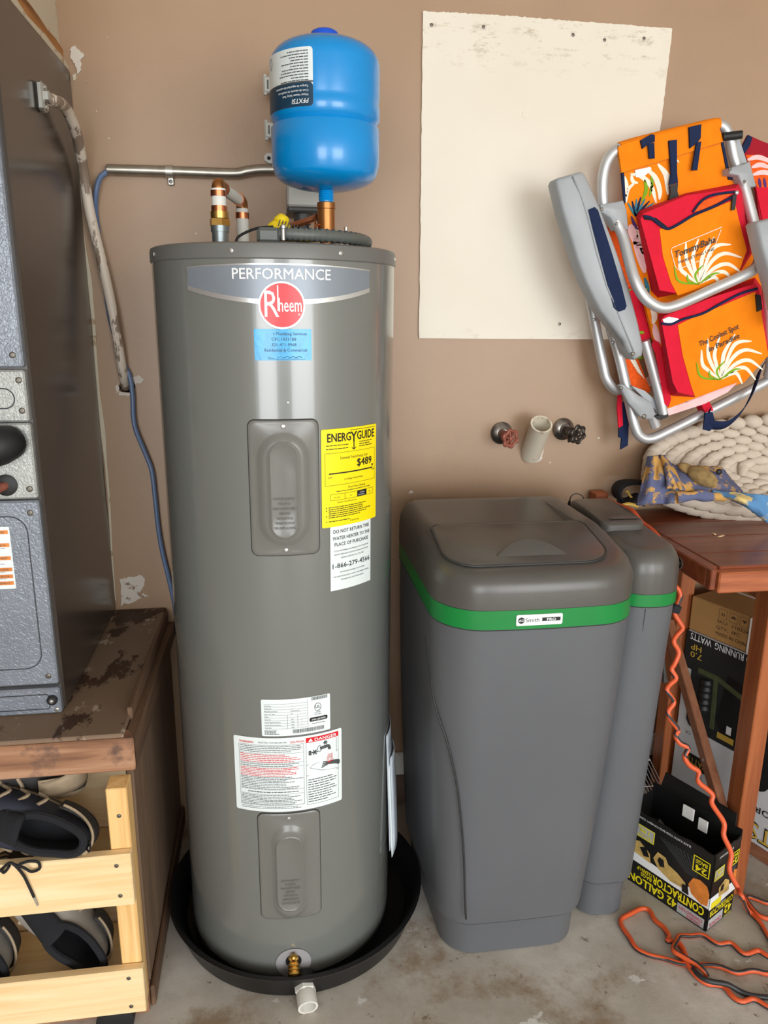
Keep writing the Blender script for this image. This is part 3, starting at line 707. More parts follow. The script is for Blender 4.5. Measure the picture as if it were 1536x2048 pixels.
A.text('very small', X(.18), Y(.3), .0022, hm, k); A.text('low', X(.45), Y(.3), .0022, hm, k); A.text('high', X(.82), Y(.3), .0022, hm, k)
A.text('Estimated Yearly Electricity Use', X(.24), Y(.245), .0026, hm, k, width=W_*.33)
for v in (.205, .175, .115, .06): A.rect(X(.06), X(.075), Y(v)-.001, Y(v)+.001, hm, k)
lines(A, X(.1), X(.86), Y(.205), Y(.10), 6, hm, k, .0014, 9, .3); lines(A, X(.1), X(.5), Y(.06), Y(.06), 1, hm, k, .0014, 10); A.text('ftc.gov/energy', X(.45), Y(.035), .0026, hm, k)
A.build('black_print', 'ink', eg)
B2 = MB(); B2.text('medium', X(.63), Y(.312), .0026, hm, .0026); B2.text('55 Gallons', X(.60), Y(.288), .0026, hm, .0026); B2.build('white_print', 'white', eg)
# do not return
dr = lbl('notice_label', .0857, .184, .8832, 1.012, 'label', .001, .0005, 'white notice label with a phone number'); A = MB(); c = .135
for t, v, h, wd_ in (('DO NOT RETURN THIS', .9975-.0035, .0066, .086), ('WATER HEATER TO THE', .9842-.003, .0066, .089), ('PLACE OF PURCHASE', .9722-.003, .0066, .081), ('IF YOU ARE EXPERIENCING PROBLEMS WITH YOUR WATER', .9585, .0026, .082), ('HEATER, NEED ASSISTANCE WITH INSTALLATION, OR FOR', .9515, .0026, .082), ('GENERAL QUESTIONS CALL TOLL FREE', .9445, .0026, .055), ('1-866-279-4566', .9265, .0092, .090), ('TECHNICIANS AVAILABLE 7 DAYS A WEEK', .9165, .0026, .06), ('FOR MORE INFORMATION, CONSULT THE OWNER\'S MANUAL', .9085, .0026, .086), ('PROVIDED WITH THE WATER HEATER', .9015, .0026, .055)):
    A.text(t, c, v, h, hm, .0015, width=wd_, align='C', bold=.012 if h > .004 else 0)
A.build('black_print', 'ink', dr)
# rating plate
rp = lbl('rating_plate', -.0515, .082, .5985, .6758, 'label', .0009, .003, 'white rating plate with table and bar code'); A = MB()
def X(a): return -.0515+a*.1335
def Y(b): return .5985+b*.0773
for i in range(10): A.rect(X(.04), X(.66), Y(.20+.075*i), Y(.20+.075*i)+.0003, hm, .0013)
A.rect(X(.66), X(.663), Y(.2), Y(.95), hm, .0013); A.rect(X(.37), X(.373), Y(.2), Y(.575), hm, .0013); A.rect(X(.515), X(.518), Y(.2), Y(.575), hm, .0013)
for i in range(9):
    v = Y(.215+.075*i); A.text(['Tank kPa', 'Lower Element Watts', 'Upper Element Watts', 'Total W', 'Phase', 'Cap. U.S. Gals.', 'Manufacture Date', 'Model No.', 'Serial No.'][i], X(.045), v, .0024, hm, .0013)
    A.text(['4500', '4500', '4500', '240', '1', '50', '09NOV2023', '', ''][i] or '-----', X(.42), v, .0022, hm, .0013); A.text('----', X(.56), v, .0022, hm, .0013) if i < 4 else None
rg = random.Random(1); u = X(.44)
while u < X(.9): d_ = rg.uniform(.0004, .0012); A.rect(u, u+d_, Y(.06), Y(.165), hm, .0013, step=.02); u += d_+rg.uniform(.0005, .0012)
u = X(.72)
while u < X(.96): d_ = rg.uniform(.0004, .001); A.rect(u, u+d_, Y(.9), Y(.99), hm, .0013, step=.02); u += d_+rg.uniform(.0004, .001)
A.tube([hm(X(.81)+.0065*math.cos(a*PI/12), Y(.70)+.0080*math.sin(a*PI/12), .0012) for a in range(24)], .0005, 4, closed=True); A.text('UL', X(.81), Y(.67), .006, hm, .0013, align='C', bold=.01); A.text('LISTED', X(.81), Y(.54), .0028, hm, .0013, align='C'); A.text('CERTIFIED', X(.81), Y(.485), .0022, hm, .0013, align='C')
A.rect(X(.685), X(.955), Y(.32), Y(.43), hm, .0013, .003); lines(A, X(.72), X(.93), Y(.26), Y(.26), 1, hm, .0013, .001, 4); lines(A, X(.04), X(.25), Y(.15), Y(.06), 4, hm, .0013, .0011, 5)
A.build('black_print', 'ink', rp); A = MB(); A.text('AHRI CERTIFIED', X(.82), Y(.35), .0035, hm, .0017, width=.028, align='C', bold=.01); A.build('white_print', 'white', rp)
# warning / danger label
wl = lbl('danger_label', -.1098, .1065, .4318, .5945, 'label', .0012, .004, 'large white warning label with red danger panel'); K, RD = MB(), MB()
def X(a): return -.1098+a*.2163
def Y(b): return .4318+b*.1627
RD.text('WARNING', X(.055), Y(.925), .0042, hm, .0017, bold=.02); RD.text('CAUTION', X(.515), Y(.925), .0042, hm, .0017, bold=.02); K.text('ELECTRIC WATER HEATER', X(.235), Y(.93), .0032, hm, .0017)
def bl(a, b, c, d, t=.0005):
    K.rect(X(a), X(b), Y(c), Y(c)+t, hm, .0016); K.rect(X(a), X(b), Y(d)-t, Y(d), hm, .0016); K.rect(X(a), X(a)+t, Y(c), Y(d), hm, .0016); K.rect(X(b)-t, X(b), Y(c), Y(d), hm, .0016)
bl(.05, .635, .085, .905); bl(.655, .965, .06, .97)
for v in (.79, .665, .61, .30, .24): K.rect(X(.05), X(.635), Y(v), Y(v)+.0004, hm, .0016)
lines(K, X(.06), X(.63), Y(.885), Y(.815), 4, hm, .0016, .0012, 1, .35); lines(RD, X(.06), X(.63), Y(.775), Y(.68), 5, hm, .0016, .0013, 2, .3); lines(K, X(.06), X(.63), Y(.65), Y(.625), 2, hm, .0016, .0012, 3)
lines(RD, X(.06), X(.63), Y(.595), Y(.49), 6, hm, .0016, .0013, 4, .35); lines(K, X(.06), X(.63), Y(.47), Y(.315), 8, hm, .0016, .0012, 5, .3); lines(K, X(.06), X(.63), Y(.225), Y(.10), 7, hm, .0016, .0012, 6, .3); lines(K, X(.06), X(.62), Y(.065), Y(.045), 2, hm, .0016, .001, 7)
K.text('WARNING', X(.12), Y(.262), .0032, hm, .0016, bold=.02); lines(K, X(.21), X(.58), Y(.27), Y(.27), 1, hm, .0016, .0016, 8, 0)
RD.rect(X(.655), X(.965), Y(.905), Y(.97), hm, .0017); lines(K, X(.67), X(.95), Y(.40), Y(.10), 10, hm, .0016, .0017, 9, .35)
# tap, hot water and hand drawing
def P2(pts, w=.0017): return [hm(X(a), Y(b), w) for a, b in pts]
K.tube(cat(P2([(.785, .80), (.83, .81), (.865, .81), (.875, .77)]), 4), [.003]*12+[.0032], 8); K.tube(P2([(.68, .765), (.70, .765)]), .0045, 8)
for a in range(6): K.tube(P2([(.735, .765), (.735+.028*math.cos(a*PI/3), .765+.034*math.sin(a*PI/3))]), .0012, 5); K.tube(P2([(.835, .865), (.835+.02*math.cos(a*PI/3), .865+.026*math.sin(a*PI/3))]), .0011, 5)
K.tube([hm(X(.78)+.004*math.cos(a*PI/8), Y(.80)+.0065*math.sin(a*PI/8), .0017) for a in range(16)], .0005, 4, closed=True)
for pts in ([(.655, .60), (.965, .72)], [(.69, .56), (.72, .60), (.90, .66)], [(.69, .56), (.80, .50), (.965, .47)], [(.945, .70), (.945, .90)], [(.655, .46), (.965, .46)]): K.tube(P2(pts), .0003, 4)
for i in range(4): K.tube(cat(P2([(.795+.005*i, .535+.024*i), (.84, .555+.016*i), (.875, .57)]), 4), .0011, 5)
K.tube(cat(P2([(.965, .555), (.92, .575), (.87, .575)]), 4), [.0052, .0050, .0048, .0046, .0042, .004, .0036, .003, .002], 6)
RD.poly(P2([(.845, .575), (.86, .60), (.90, .605), (.935, .585), (.93, .565), (.88, .555)], .0024)); 
for i in range(5): RD.tube(cat(P2([(.85+.016*i, .60), (.855+.012*i, .64), (.862+.01*i, .70)], .0019), 3), .0004, 4)
K.build('black_print', 'gink', wl); RD.build('red_print', 'red', wl)
A = MB(); A.text('DANGER', X(.735), Y(.917), .0066, hm, .0023, width=.045, bold=.025); A.poly([hm(X(.675), Y(.917), .0023), hm(X(.72), Y(.917), .0023), hm(X(.6975), Y(.96), .0023)]); A.build('white_print', 'white', wl)
# drain valve
disc(.0365, .002, -.0025, .066).build('drain_escutcheon', 'lt_grey', wh); disc(.0165, .0025, -.0025, .072).build('drain_recess', 'dark', wh)
dv = MB(); d0 = V((HX-.0025, HY-HR+.004, .078))
dv.cyl(d0+V((0, .01, 0)), d0+V((0, -.020, -.002)), .0085, .0085, 16); dv.box(d0+V((0, -.010, -.001)), (.021, .012, .019), None, .003)
dv.lathe([(.010, 0), (.0125, .003), (.0125, .006), (.0105, .0075), (.0125, .0095), (.0125, .013), (.0105, .0145), (.0125, .0165), (.0125, .021), (.0085, .022), (.0085, .012), (.001, .012)], d0+V((0, -.014, -.004)), (0, -.80, -.6), 20)
dv = dv.build('drain_valve', 'brass', wh)
MB().lathe([(.006, 0), (.007, .005), (.004, .009)], d0+V((0, -.014, .010)), (0, -.3, 1), 10).build('valve_stem', 'brass', dv)
# pouch of papers taped to the right side
ca = math.radians(80)
def pouch(off, z0, z1, w0, mat, nm):
    mb = MB(); n = V((math.sin(ca), -math.cos(ca), 0)); t = V((math.cos(ca), math.sin(ca), 0)); c = V((HX, HY, 0))+n*(HR+.004+off)
    mb.grid(lambda a, b: c+t*((a-.5)*w0)+n*(.005*math.sin(b*PI)*(.5+a*.5)+.010*(1-b)**2-.030*(2*a-1)**2*.25)+V((0, 0, z0+(z1-z0)*b)), 8, 12)
    return mb.build(nm, mat, wh, solid=.0015)
pouch(-.001, .21, .50, .11, 'pouch', 'document_pouch'); pouch(.004, .19, .42, .10, 'label', 'manual_sheet'); pouch(.008, .20, .44, .09, 'pouch', 'document_pouch')

# ------------------------------------------------------------------ black drain pan
PCX, PCY, PR = .032, 1.582, .296
pn = thing('drain_pan', (PCX, PCY, 0), 'shallow round black plastic drain pan under the water heater', 'drain pan')
MB().lathe([(PR-.03, .001), (PR-.022, .004), (PR-.006, .058), (PR+.001, .062), (PR+.003, .067), (PR-.003, .069), (PR-.011, .064), (PR-.028, .02), (PR-.036, .012), (.01, .012)], (PCX, PCY, 0), n=96).build('pan_body', 'pan', pn, 40)
a0 = V((.036, PCY-PR+.028, .030)); dd = V((.10, -.95, -.22)).normalized()
MB().lathe([(.026, -.012), (.026, .004)], a0, dd, 24).build('pan_boss', 'pan', pn)
ad = MB(); ad.lathe([(.0215, 0), (.0225, .002), (.0225, .018), (.0205, .020), (.0205, .024)], a0+dd*.004, dd, 6); ad.lathe([(.0195, .02), (.0205, .024), (.0205, .050), (.0165, .050), (.0165, .022), (.001, .022)], a0+dd*.004, dd, 28)
ad.build('white_drain_adapter', 'pvc', pn)
MB().lathe([(.224, .0122), (.224, .0215), (.01, .0218)], (HX, HY, 0), n=64).build('heater_stand', 'dark', pn)

# ------------------------------------------------------------------ hot water outlet in white pipe with copper rings
HZ = 1.498
hp = thing('hot_water_pipe', (-.083, 1.56, HZ), 'white hot water pipe with copper rings looping back above the heater', 'pipe')
p = V((-.083, 1.56, 0))
def z(v): return p+V((0, 0, v))
MB().lathe([(.0155, HZ-.002), (.0155, 1.532)], p, n=20).build('steel_nipple', 'galvn', hp)
MB().lathe([(.0175, 1.530), (.0175, 1.541), (.0155, 1.542)], p, n=12).build('zinc_collar', 'galvn', hp)
MB().lathe([(.0195, 1.541), (.0195, 1.553), (.016, 1.5545)], p, n=6).build('brass_hex_nut', 'brass', hp); MB().lathe([(.0165, 1.554), (.0165, 1.566)], p, n=20).build('brass_sleeve', 'brass', hp)
MB().lathe([(.0135, 1.56), (.0135, 1.606)], p, n=20).build('white_pipe', 'pex', hp)
for v in (1.566, 1.5925): MB().lathe([(.0148, v), (.0148, v+.010), (.0138, v+.010), (.0138, v)], p, n=20, cap0=False, cap1=False).build('copper_ring', 'copper', hp)
p2 = V((-.046, 1.745, 0)); e0 = z(1.612)+V((.004, .030, 0)); e1 = p2+V((-.004, -.022, 1.608))
el = MB(); el.tube(cat([z(1.603), z(1.608), z(1.613)+V((.001, .006, 0)), z(1.6125)+V((.0025, .018, 0)), e0], 5), .0125, 16); el.build('brass_elbow', 'bronze', hp)
MB().tube([e0, e1], .0112, 16).build('cross_pipe', 'pex', hp)
for t in (.02, .9): MB().cyl(e0.lerp(e1, t), e0.lerp(e1, t+.07), .0132, n=16).build('copper_ring', 'copper', hp)
MB().tube(cat([e1, p2+V((-.001, -.006, 1.607)), p2+V((0, 0, 1.600)), p2+V((0, 0, 1.592))], 5), .0122, 14).build('brass_elbow', 'bronze', hp)
MB().tube([p2+V((0, 0, 1.594)), p2+V((0, 0, 1.502))], .0128, 16).build('white_pipe', 'pex', hp)
MB().cyl(p2+V((0, 0, 1.574)), p2+V((0, 0, 1.586)), .0142, n=16).build('copper_ring', 'copper', hp)

# ------------------------------------------------------------------ expansion tank on its bronze fitting
TXx, TY = .117, 1.56
bf = thing('bronze_fitting', (TXx, TY, HZ), 'bronze pipe fitting between the heater top and the blue tank', 'pipe fitting')
MB().lathe([(.0135, HZ), (.0135, 1.533), (.0165, 1.535), (.0165, 1.575), (.0175, 1.576), (.0175, 1.5865), (.015, 1.588)], (TXx, TY, 0), n=28).build('body', 'bronze', bf)
MB().tube(cat([(TXx-.006, TY-.0, 1.55), (TXx-.02, TY-.01, 1.545), (TXx-.022, TY-.004, 1.535), (TXx-.019, TY+.01, 1.565), (TXx-.01, TY+.016, 1.56)], 5), .0022, 7).build('copper_wire', 'copper', bf)
lv = MB(); lv.box((TXx+.03, TY+.02, 1.525), (.016, .004, .014), Matrix.Rotation(.5, 3, 'Y'), .001); lv.cyl((TXx+.01, TY+.02, 1.518), (TXx+.034, TY+.02, 1.522), .004, n=10); lv.cyl((TXx+.038, TY+.018, 1.524), (TXx+.039, TY+.018, 1.546), .0035, n=10); lv.build('relief_lever', 'zinc', bf)
tk = thing('expansion_tank', (TXx, TY, 1.588), 'blue steel thermal expansion tank standing upside down above the heater', 'tank')
r0 = .1005
prof = [(.0135, 1.588), (.0135, 1.612)]+[(.0135+(r0-.0135-.004)*math.sin(a), 1.640-.032*math.cos(a)) for a in [PI/2*i/10 for i in range(11)]]
prof += [(r0-.0015, 1.648), (r0, 1.66), (r0, 1.712), (r0-.003, 1.716), (r0-.0055, 1.7195), (r0-.003, 1.723), (r0, 1.727), (r0+.0006, 1.745), (r0-.0006, 1.750), (r0-.0006, 1.757), (r0, 1.762), (r0, 1.815)]
prof += [(r0*math.cos(a)**.62 if a < PI/2-.01 else .012, 1.815+.045*math.sin(a)) for a in [PI/2*i/12 for i in range(1, 13)]]
MB().lathe(prof, (TXx, TY, 0), n=72).build('body', 'tank', tk, 60)
th = MB()
for i in range(5): th.lathe([(.0137, 1.590+.004*i), (.0147, 1.592+.004*i), (.0137, 1.594+.004*i)], (TXx, TY, 0), n=20, cap0=False, cap1=False)
th.build('threads', 'tank', tk)
MB().lathe([(.026, 1.858), (.026, 1.868), (.024, 1.874), (.018, 1.8775), (.005, 1.879)], (TXx, TY, 0), n=32).build('valve_cap', 'tankcap', tk)
tm = cylmap(TXx, TY, r0)
lw = MB(); lw.rect(-.150, -.028, 1.731, 1.823, tm, .0008, .006); lw = lw.build('tank_label', 'label', tk, label='white and navy label printed upside down')
nb = MB(); nb.rect(-.150, -.028, 1.731, 1.768, tm, .0012, .006); nb = nb.build('navy_band', 'navy', lw); gb = MB(); gb.rect(-.150, -.028, 1.768, 1.7705, tm, .0013); gb.build('grey_stripe', 'gink', lw)
fmp = lambda u, v, w_: tm(-.178-u, 3.554-v, w_)   # turned by 180 degrees
A = MB(); A.text('PFXT5I', -.142, 1.811, .0075, fmp, .0018, bold=.02, shear=.15); A.text('Water Heater Safety Tank', -.142, 1.8035, .0035, fmp, .0018, bold=.01); A.text('Cuve de sécurité de chauffe-eau', -.142, 1.797, .0035, fmp, .0018, bold=.01); A.text('Tanque de seguridad del calentador', -.142, 1.790, .0035, fmp, .0018, bold=.01); A.build('white_print', 'white', lw)
A = MB(); lines(A, -.142, -.075, 1.782, 1.737, 11, fmp, .0013, .0015, 3, .5); A.tube([fmp(-.05+.006*math.cos(a*PI/2), 1.745+.01*math.sin(a*PI/2), .0013) for a in range(4)], .0003, 4, closed=True); A.build('grey_print', 'gink', lw)

# ------------------------------------------------------------------ electrics on the wall behind
eb = thing('electrical_box', (.12, 1.89, 1.70), 'grey metal electrical disconnect box mostly hidden behind the blue tank', 'electrical box')
MB().bx(.03, .19, 1.845, WY-.002, 1.715, 1.905, .008).build('box_body', 'ebox', eb)
for zc in (1.862, 1.772):
    hg = MB().bx(.006, .034, 1.862, 1.885, zc-.016, zc+.016, .003).build('hinge', 'ebox', eb)
    MB().cyl((.01, 1.868, zc-.02), (.01, 1.868, zc+.02), .0045, n=10).build('hinge_pin', 'ebox', hg); MB().bx(.014, .017, 1.860, 1.863, zc-.009, zc+.009, .0008).build('slot', 'dgrey', hg)
tb = MB(); tb.prism([V((x, 1.918, zz)) for x, zz in [(.04, 1.713), (.013, 1.713), (.004, 1.719), (.003, 1.728), (.01, 1.735), (.04, 1.735)]], [V((x, 1.926, zz)) for x, zz in [(.04, 1.713), (.013, 1.713), (.004, 1.719), (.003, 1.728), (.01, 1.735), (.04, 1.735)]]); tb = tb.build('mounting_tab', 'ebox', eb); MB().lathe([(.004, 0), (.004, .001)], (.014, 1.9178, 1.724), (0, -1, 0), 12).build('tab_hole', 'dark', tb)
jb = thing('junction_box', (.085, 1.80, 1.585), 'small grey switch box with black connector under the blue tank', 'junction box')
MB().bx(.050, .125, 1.78, 1.90, 1.606, 1.660, .004).build('box_body', 'ebox', jb); MB().bx(.049, .126, 1.778, 1.902, 1.594, 1.606, .004).build('base_rim', 'dgrey', jb)
MB().lathe([(.019, 1.572), (.019, 1.594)], (.083, 1.815, 0), n=18).build('connector_nut', 'dgrey', jb); MB().lathe([(.015, 1.535), (.015, 1.574)], (.083, 1.815, 0), n=18).build('connector', 'black_pl', jb)
MB().bx(.108, .128, 1.66, 1.70, 1.560, 1.590, .003).build('switch_knob', 'dgrey', jb)
MB().tube(cat([(.13, 1.70, 1.585), (.10, 1.69, 1.572), (.06, 1.68, 1.558), (.03, 1.67, 1.552)], 5), .0065, 10).build('copper_tube', 'copper', jb)
fc = thing('flexible_conduit', (.07, 1.42, HZ), 'ribbed grey flexible conduit lying on the heater top', 'conduit')
pts = cat([(.022, 1.385, 1.514), (.06, 1.378, 1.513), (.10, 1.390, 1.513), (.15, 1.43, 1.513), (.185, 1.50, 1.513), (.19, 1.58, 1.513)], 9)
MB().tube(pts, [.0118 if i % 2 else .0088 for i in range(len(pts))], 14).build('ribbed_hose', 'flexg', fc, 80)
jbx = MB(); jbx.bx(-.014, .026, 1.370, 1.420, HZ-.001, 1.523, .006); jbx.build('end_fitting', 'flexg', fc)
MB().lathe([(.0035, 0), (.0035, .018), (.005, .019), (.005, .023), (.002, .025)], (.030, 1.366, 1.502), (0, 0, 1), 10).build('clamp_screw', 'zinc', fc)
yt = thing('yellow_plastic_cover', (.03, 1.50, 1.515), 'yellow ribbed plastic cover lying on the heater top beside the conduit', 'plastic cover')
ym = MB(); ym.loft([[V((.050+r*1.35*math.cos(a*PI/12), 1.472+r*.6*math.sin(a*PI/12), 1.510+dz-.018*(1+math.cos(a*PI/12))*dz/.034)) for a in range(24)] for r, dz in ((.034, 0), (.036, .012), (.033, .028), (.024, .036), (.01, .039))]); ym.build('cover', 'hi_yel', yt)
for i in range(13):
    MB().tube([(.018+.0058*i, 1.4515+.0012*abs(i-5), 1.514), (.022+.0055*i, 1.4505+.0012*abs(i-5), 1.528-.0008*i), (.028+.0050*i, 1.460, 1.545-.0016*i)], .0010, 5).build('rib', 'dgrey', yt)
MB().lathe([(.012, 1.540), (.014, 1.546), (.012, 1.550), (.003, 1.556)], (.030, 1.472, 0), n=16).build('cap_stem', 'hi_yel', yt)
MB().tube(cat([(.015, 1.46, 1.532), (-.015, 1.455, 1.528), (-.045, 1.45, 1.514), (-.052, 1.45, 1.50)], 4), .0024, 6).build('lead_wire', 'black_pl', yt)

cdt = thing('metal_conduit', (-.2, 1.915, 1.68), 'thin galvanised metal conduit running along the wall to the grey box', 'conduit')
cp = cat([(-.342, 1.914, 1.688), (-.209, 1.914, 1.6885), (-.07, 1.914, 1.6885), (-.035, 1.912, 1.694), (0, 1.912, 1.6985), (.06, 1.912, 1.70)], 8)
MB().tube(cp, .0115, 16).build('tube', 'emt', cdt)
MB().tube([V((-.341, 1.914, 1.688)), V((-.3435, 1.914, 1.688))], .0092, 14).build('tube_mouth', 'dark', cdt)
sp = MB(); sp.tube([V((-.216, 1.914, 1.688)), V((-.200, 1.914, 1.688))], .0135, 16); sp.bx(-.214, -.200, 1.920, 1.928, 1.660, 1.680, .002); sp = sp.build('strap', 'zinc', cdt); screw(sp, (-.207, 1.920, 1.668), (0, -1, 0), .0045, 'dscrew')
bc = [(214, 343, 1.912), (200, 356, 1.908), (193, 380, 1.905), (191, 420, 1.918), (197, 470, 1.9225), (203, 520, 1.9225), (209, 560, 1.9225), (221, 640, 1.9225), (243, 715, 1.9225), (259, 752, 1.917), (265, 790, 1.914), (269, 850, 1.912), (290, 905, 1.915), (303, 940, 1.915), (309, 985, 1.915), (317, 1060, 1.915), (326, 1110, 1.915), (340, 1168, 1.915), (352, 1230, 1.915), (360, 1330, 1.91), (368, 1420, 1.90)]
tag(MB().tube(cat([at(x, y, Y=Y_) for x, y, Y_ in bc], 6), .0058, 10).build('blue_cable', 'cable'), 'blue insulated cable drooping from the metal conduit down behind the heater', 'cable')
fx = thing('painted_flex_conduit', (-.37, 1.85, 1.2), 'old peeling painted conduit curving from the air handler to the wall hole', 'conduit')
fp = [V((FX+.004, 1.640, 1.764)), V((FX+.022, 1.665, 1.766)), at(130, 215, Y=1.735), at(150, 258, Y=1.80), at(160, 300, Y=1.85), at(168, 350, Y=1.885), at(180, 425, Y=1.895), at(203, 520, Y=1.897), at(225, 620, Y=1.897), at(239, 705, Y=1.899), at(246, 748, Y=1.914), at(251, 774, Y=1.95)]
MB().tube(cat(fp, 8), .0112, 14).build('hose', 'peel', fx)
cl = MB(); cl.bx(FX, FX+.014, 1.622, 1.652, 1.740, 1.790, .004); cl.box((FX+.018, 1.638, 1.765), (.012, .030, .020), None, .003); cl = cl.build('clamp_connector', 'zinc', fx)
for zz in (1.781, 1.748): screw(cl, (FX+.014, 1.637, zz), (1, 0, 0), .006, 'zinc')

# ------------------------------------------------------------------ white board, stub pipe and valves on the wall
rg = random.Random(12)
def edge(a, b, n, amp):
    return [(a[0]+(b[0]-a[0])*i/n+rg.uniform(-amp, amp), a[1]+(b[1]-a[1])*i/n+rg.uniform(-amp, amp)) for i in range(n)]
bp = edge((846, 22), (1000, 30), 40, 1.2)+edge((1000, 30), (1345, 57), 70, 1.2)+edge((1345, 57), (1316, 300), 26, .7)+edge((1316, 300), (1290, 679), 10, .2)+edge((1290, 679), (838, 677), 4, .2)+edge((838, 677), (846, 22), 44, .7)
wbp = thing('wall_board', (.67, 1.925, 1.33), 'large off-white square board screwed flat to the brown wall', 'board')
q = [at(x, y, Y=WY-.006) for x, y in bp]
MB().prism(q, [p_+V((0, .0055, 0)) for p_ in q]).build('panel', 'board', wbp)
for x, y in ((967, 54), (1146, 70), (1288, 77), (863, 50), (1119, 648), (1209, 80)): screw(wbp, at(x, y, Y=WY-.006), (0, -1, 0), .0042, 'dscrew', h=.25)
q = [at(1050+7*math.cos(a*PI/6)*(1 if a % 2 else .8), 228+9*math.sin(a*PI/6), Y=WY-.006) for a in range(12)]
MB().prism([p_+V((0, -.001, 0)) for p_ in q], q).build('paint_blister', 'board', wbp)
pvp = thing('pvc_stub_pipe', (.686, 1.89, 1.01), 'white plastic drain stub sticking out of the wall between two valves', 'pipe')
a0 = at(1062, 905, Y=WY-.002); e0 = at(1083, 848, Y=1.845)
dd = (e0-a0).normalized(); Ln = (e0-a0).length
MB().lathe([(.027, -.01), (.027, Ln-.002), (.0275, Ln), (.0235, Ln), (.0235, .01), (.001, .01)], a0, dd, 28).build('pipe', 'pvc_old', pvp)
q = [at(x, y, Y=WY-.003) for x, y in ragged([(1044, 905), (1050, 922), (1068, 926), (1084, 918), (1086, 900), (1064, 890)], 2, 4, 3)]
MB().prism(q, [p_+V((0, .004, 0)) for p_ in q]).build('sealant', 'spackle', pvp)
def valve(label, c_px, w_px, wheel, wm):
    c = at(c_px[0], c_px[1], Y=WY); e = at(w_px[0], w_px[1], Y=1.855)
    T = thing('wall_valve', c, label, 'valve', 'laundry valves on the wall')
    MB().lathe([(.030, 0), (.029, .004), (.022, .010), (.014, .013), (.013, .016)], c, (0, -1, 0), 28).build('flange', 'oldchrome', T)
    MB().cyl(c+V((0, -.01, 0)), e+V((0, .012, .002)), .0105, .008, 14).build('stem', wm, T)
    b_ = MB(); b_.lathe([(.013, 0), (.015, .004), (.015, .014), (.010, .018)], c.lerp(e, .45)+V((0, 0, -.002)), (e-c), 8); b_.cyl(c.lerp(e, .5), c.lerp(e, .5)+V((.004, -.004, -.026)), .009, .0105, 12); b_.build('body', wm, T)
    h = MB(); nr = V((.35, -.9, -.1)).normalized(); u_ = nr.orthogonal().normalized(); v_ = nr.cross(u_)
    ring = [e+(u_*math.cos(a)+v_*math.sin(a))*(.0205+.0028*math.cos(6*a)) for a in [2*PI*i/48 for i in range(48)]]
    h.tube(ring, .0042, 8, closed=True)
    for i in range(6): h.tube([e, e+(u_*math.cos(PI*i/3)+v_*math.sin(PI*i/3))*.021], .003, 7)
    h.lathe([(.006, -.004), (.006, .005), (.003, .007)], e, nr, 12); h.build('handwheel', wheel, T)
    return T
valve('wall valve with rusty red handwheel left of the white stub', (1003, 866), (1021, 877), 'rust', 'rust')
valve('wall valve with dark iron handwheel right of the white stub', (1126, 858), (1156, 869), 'darkiron', 'darkiron')
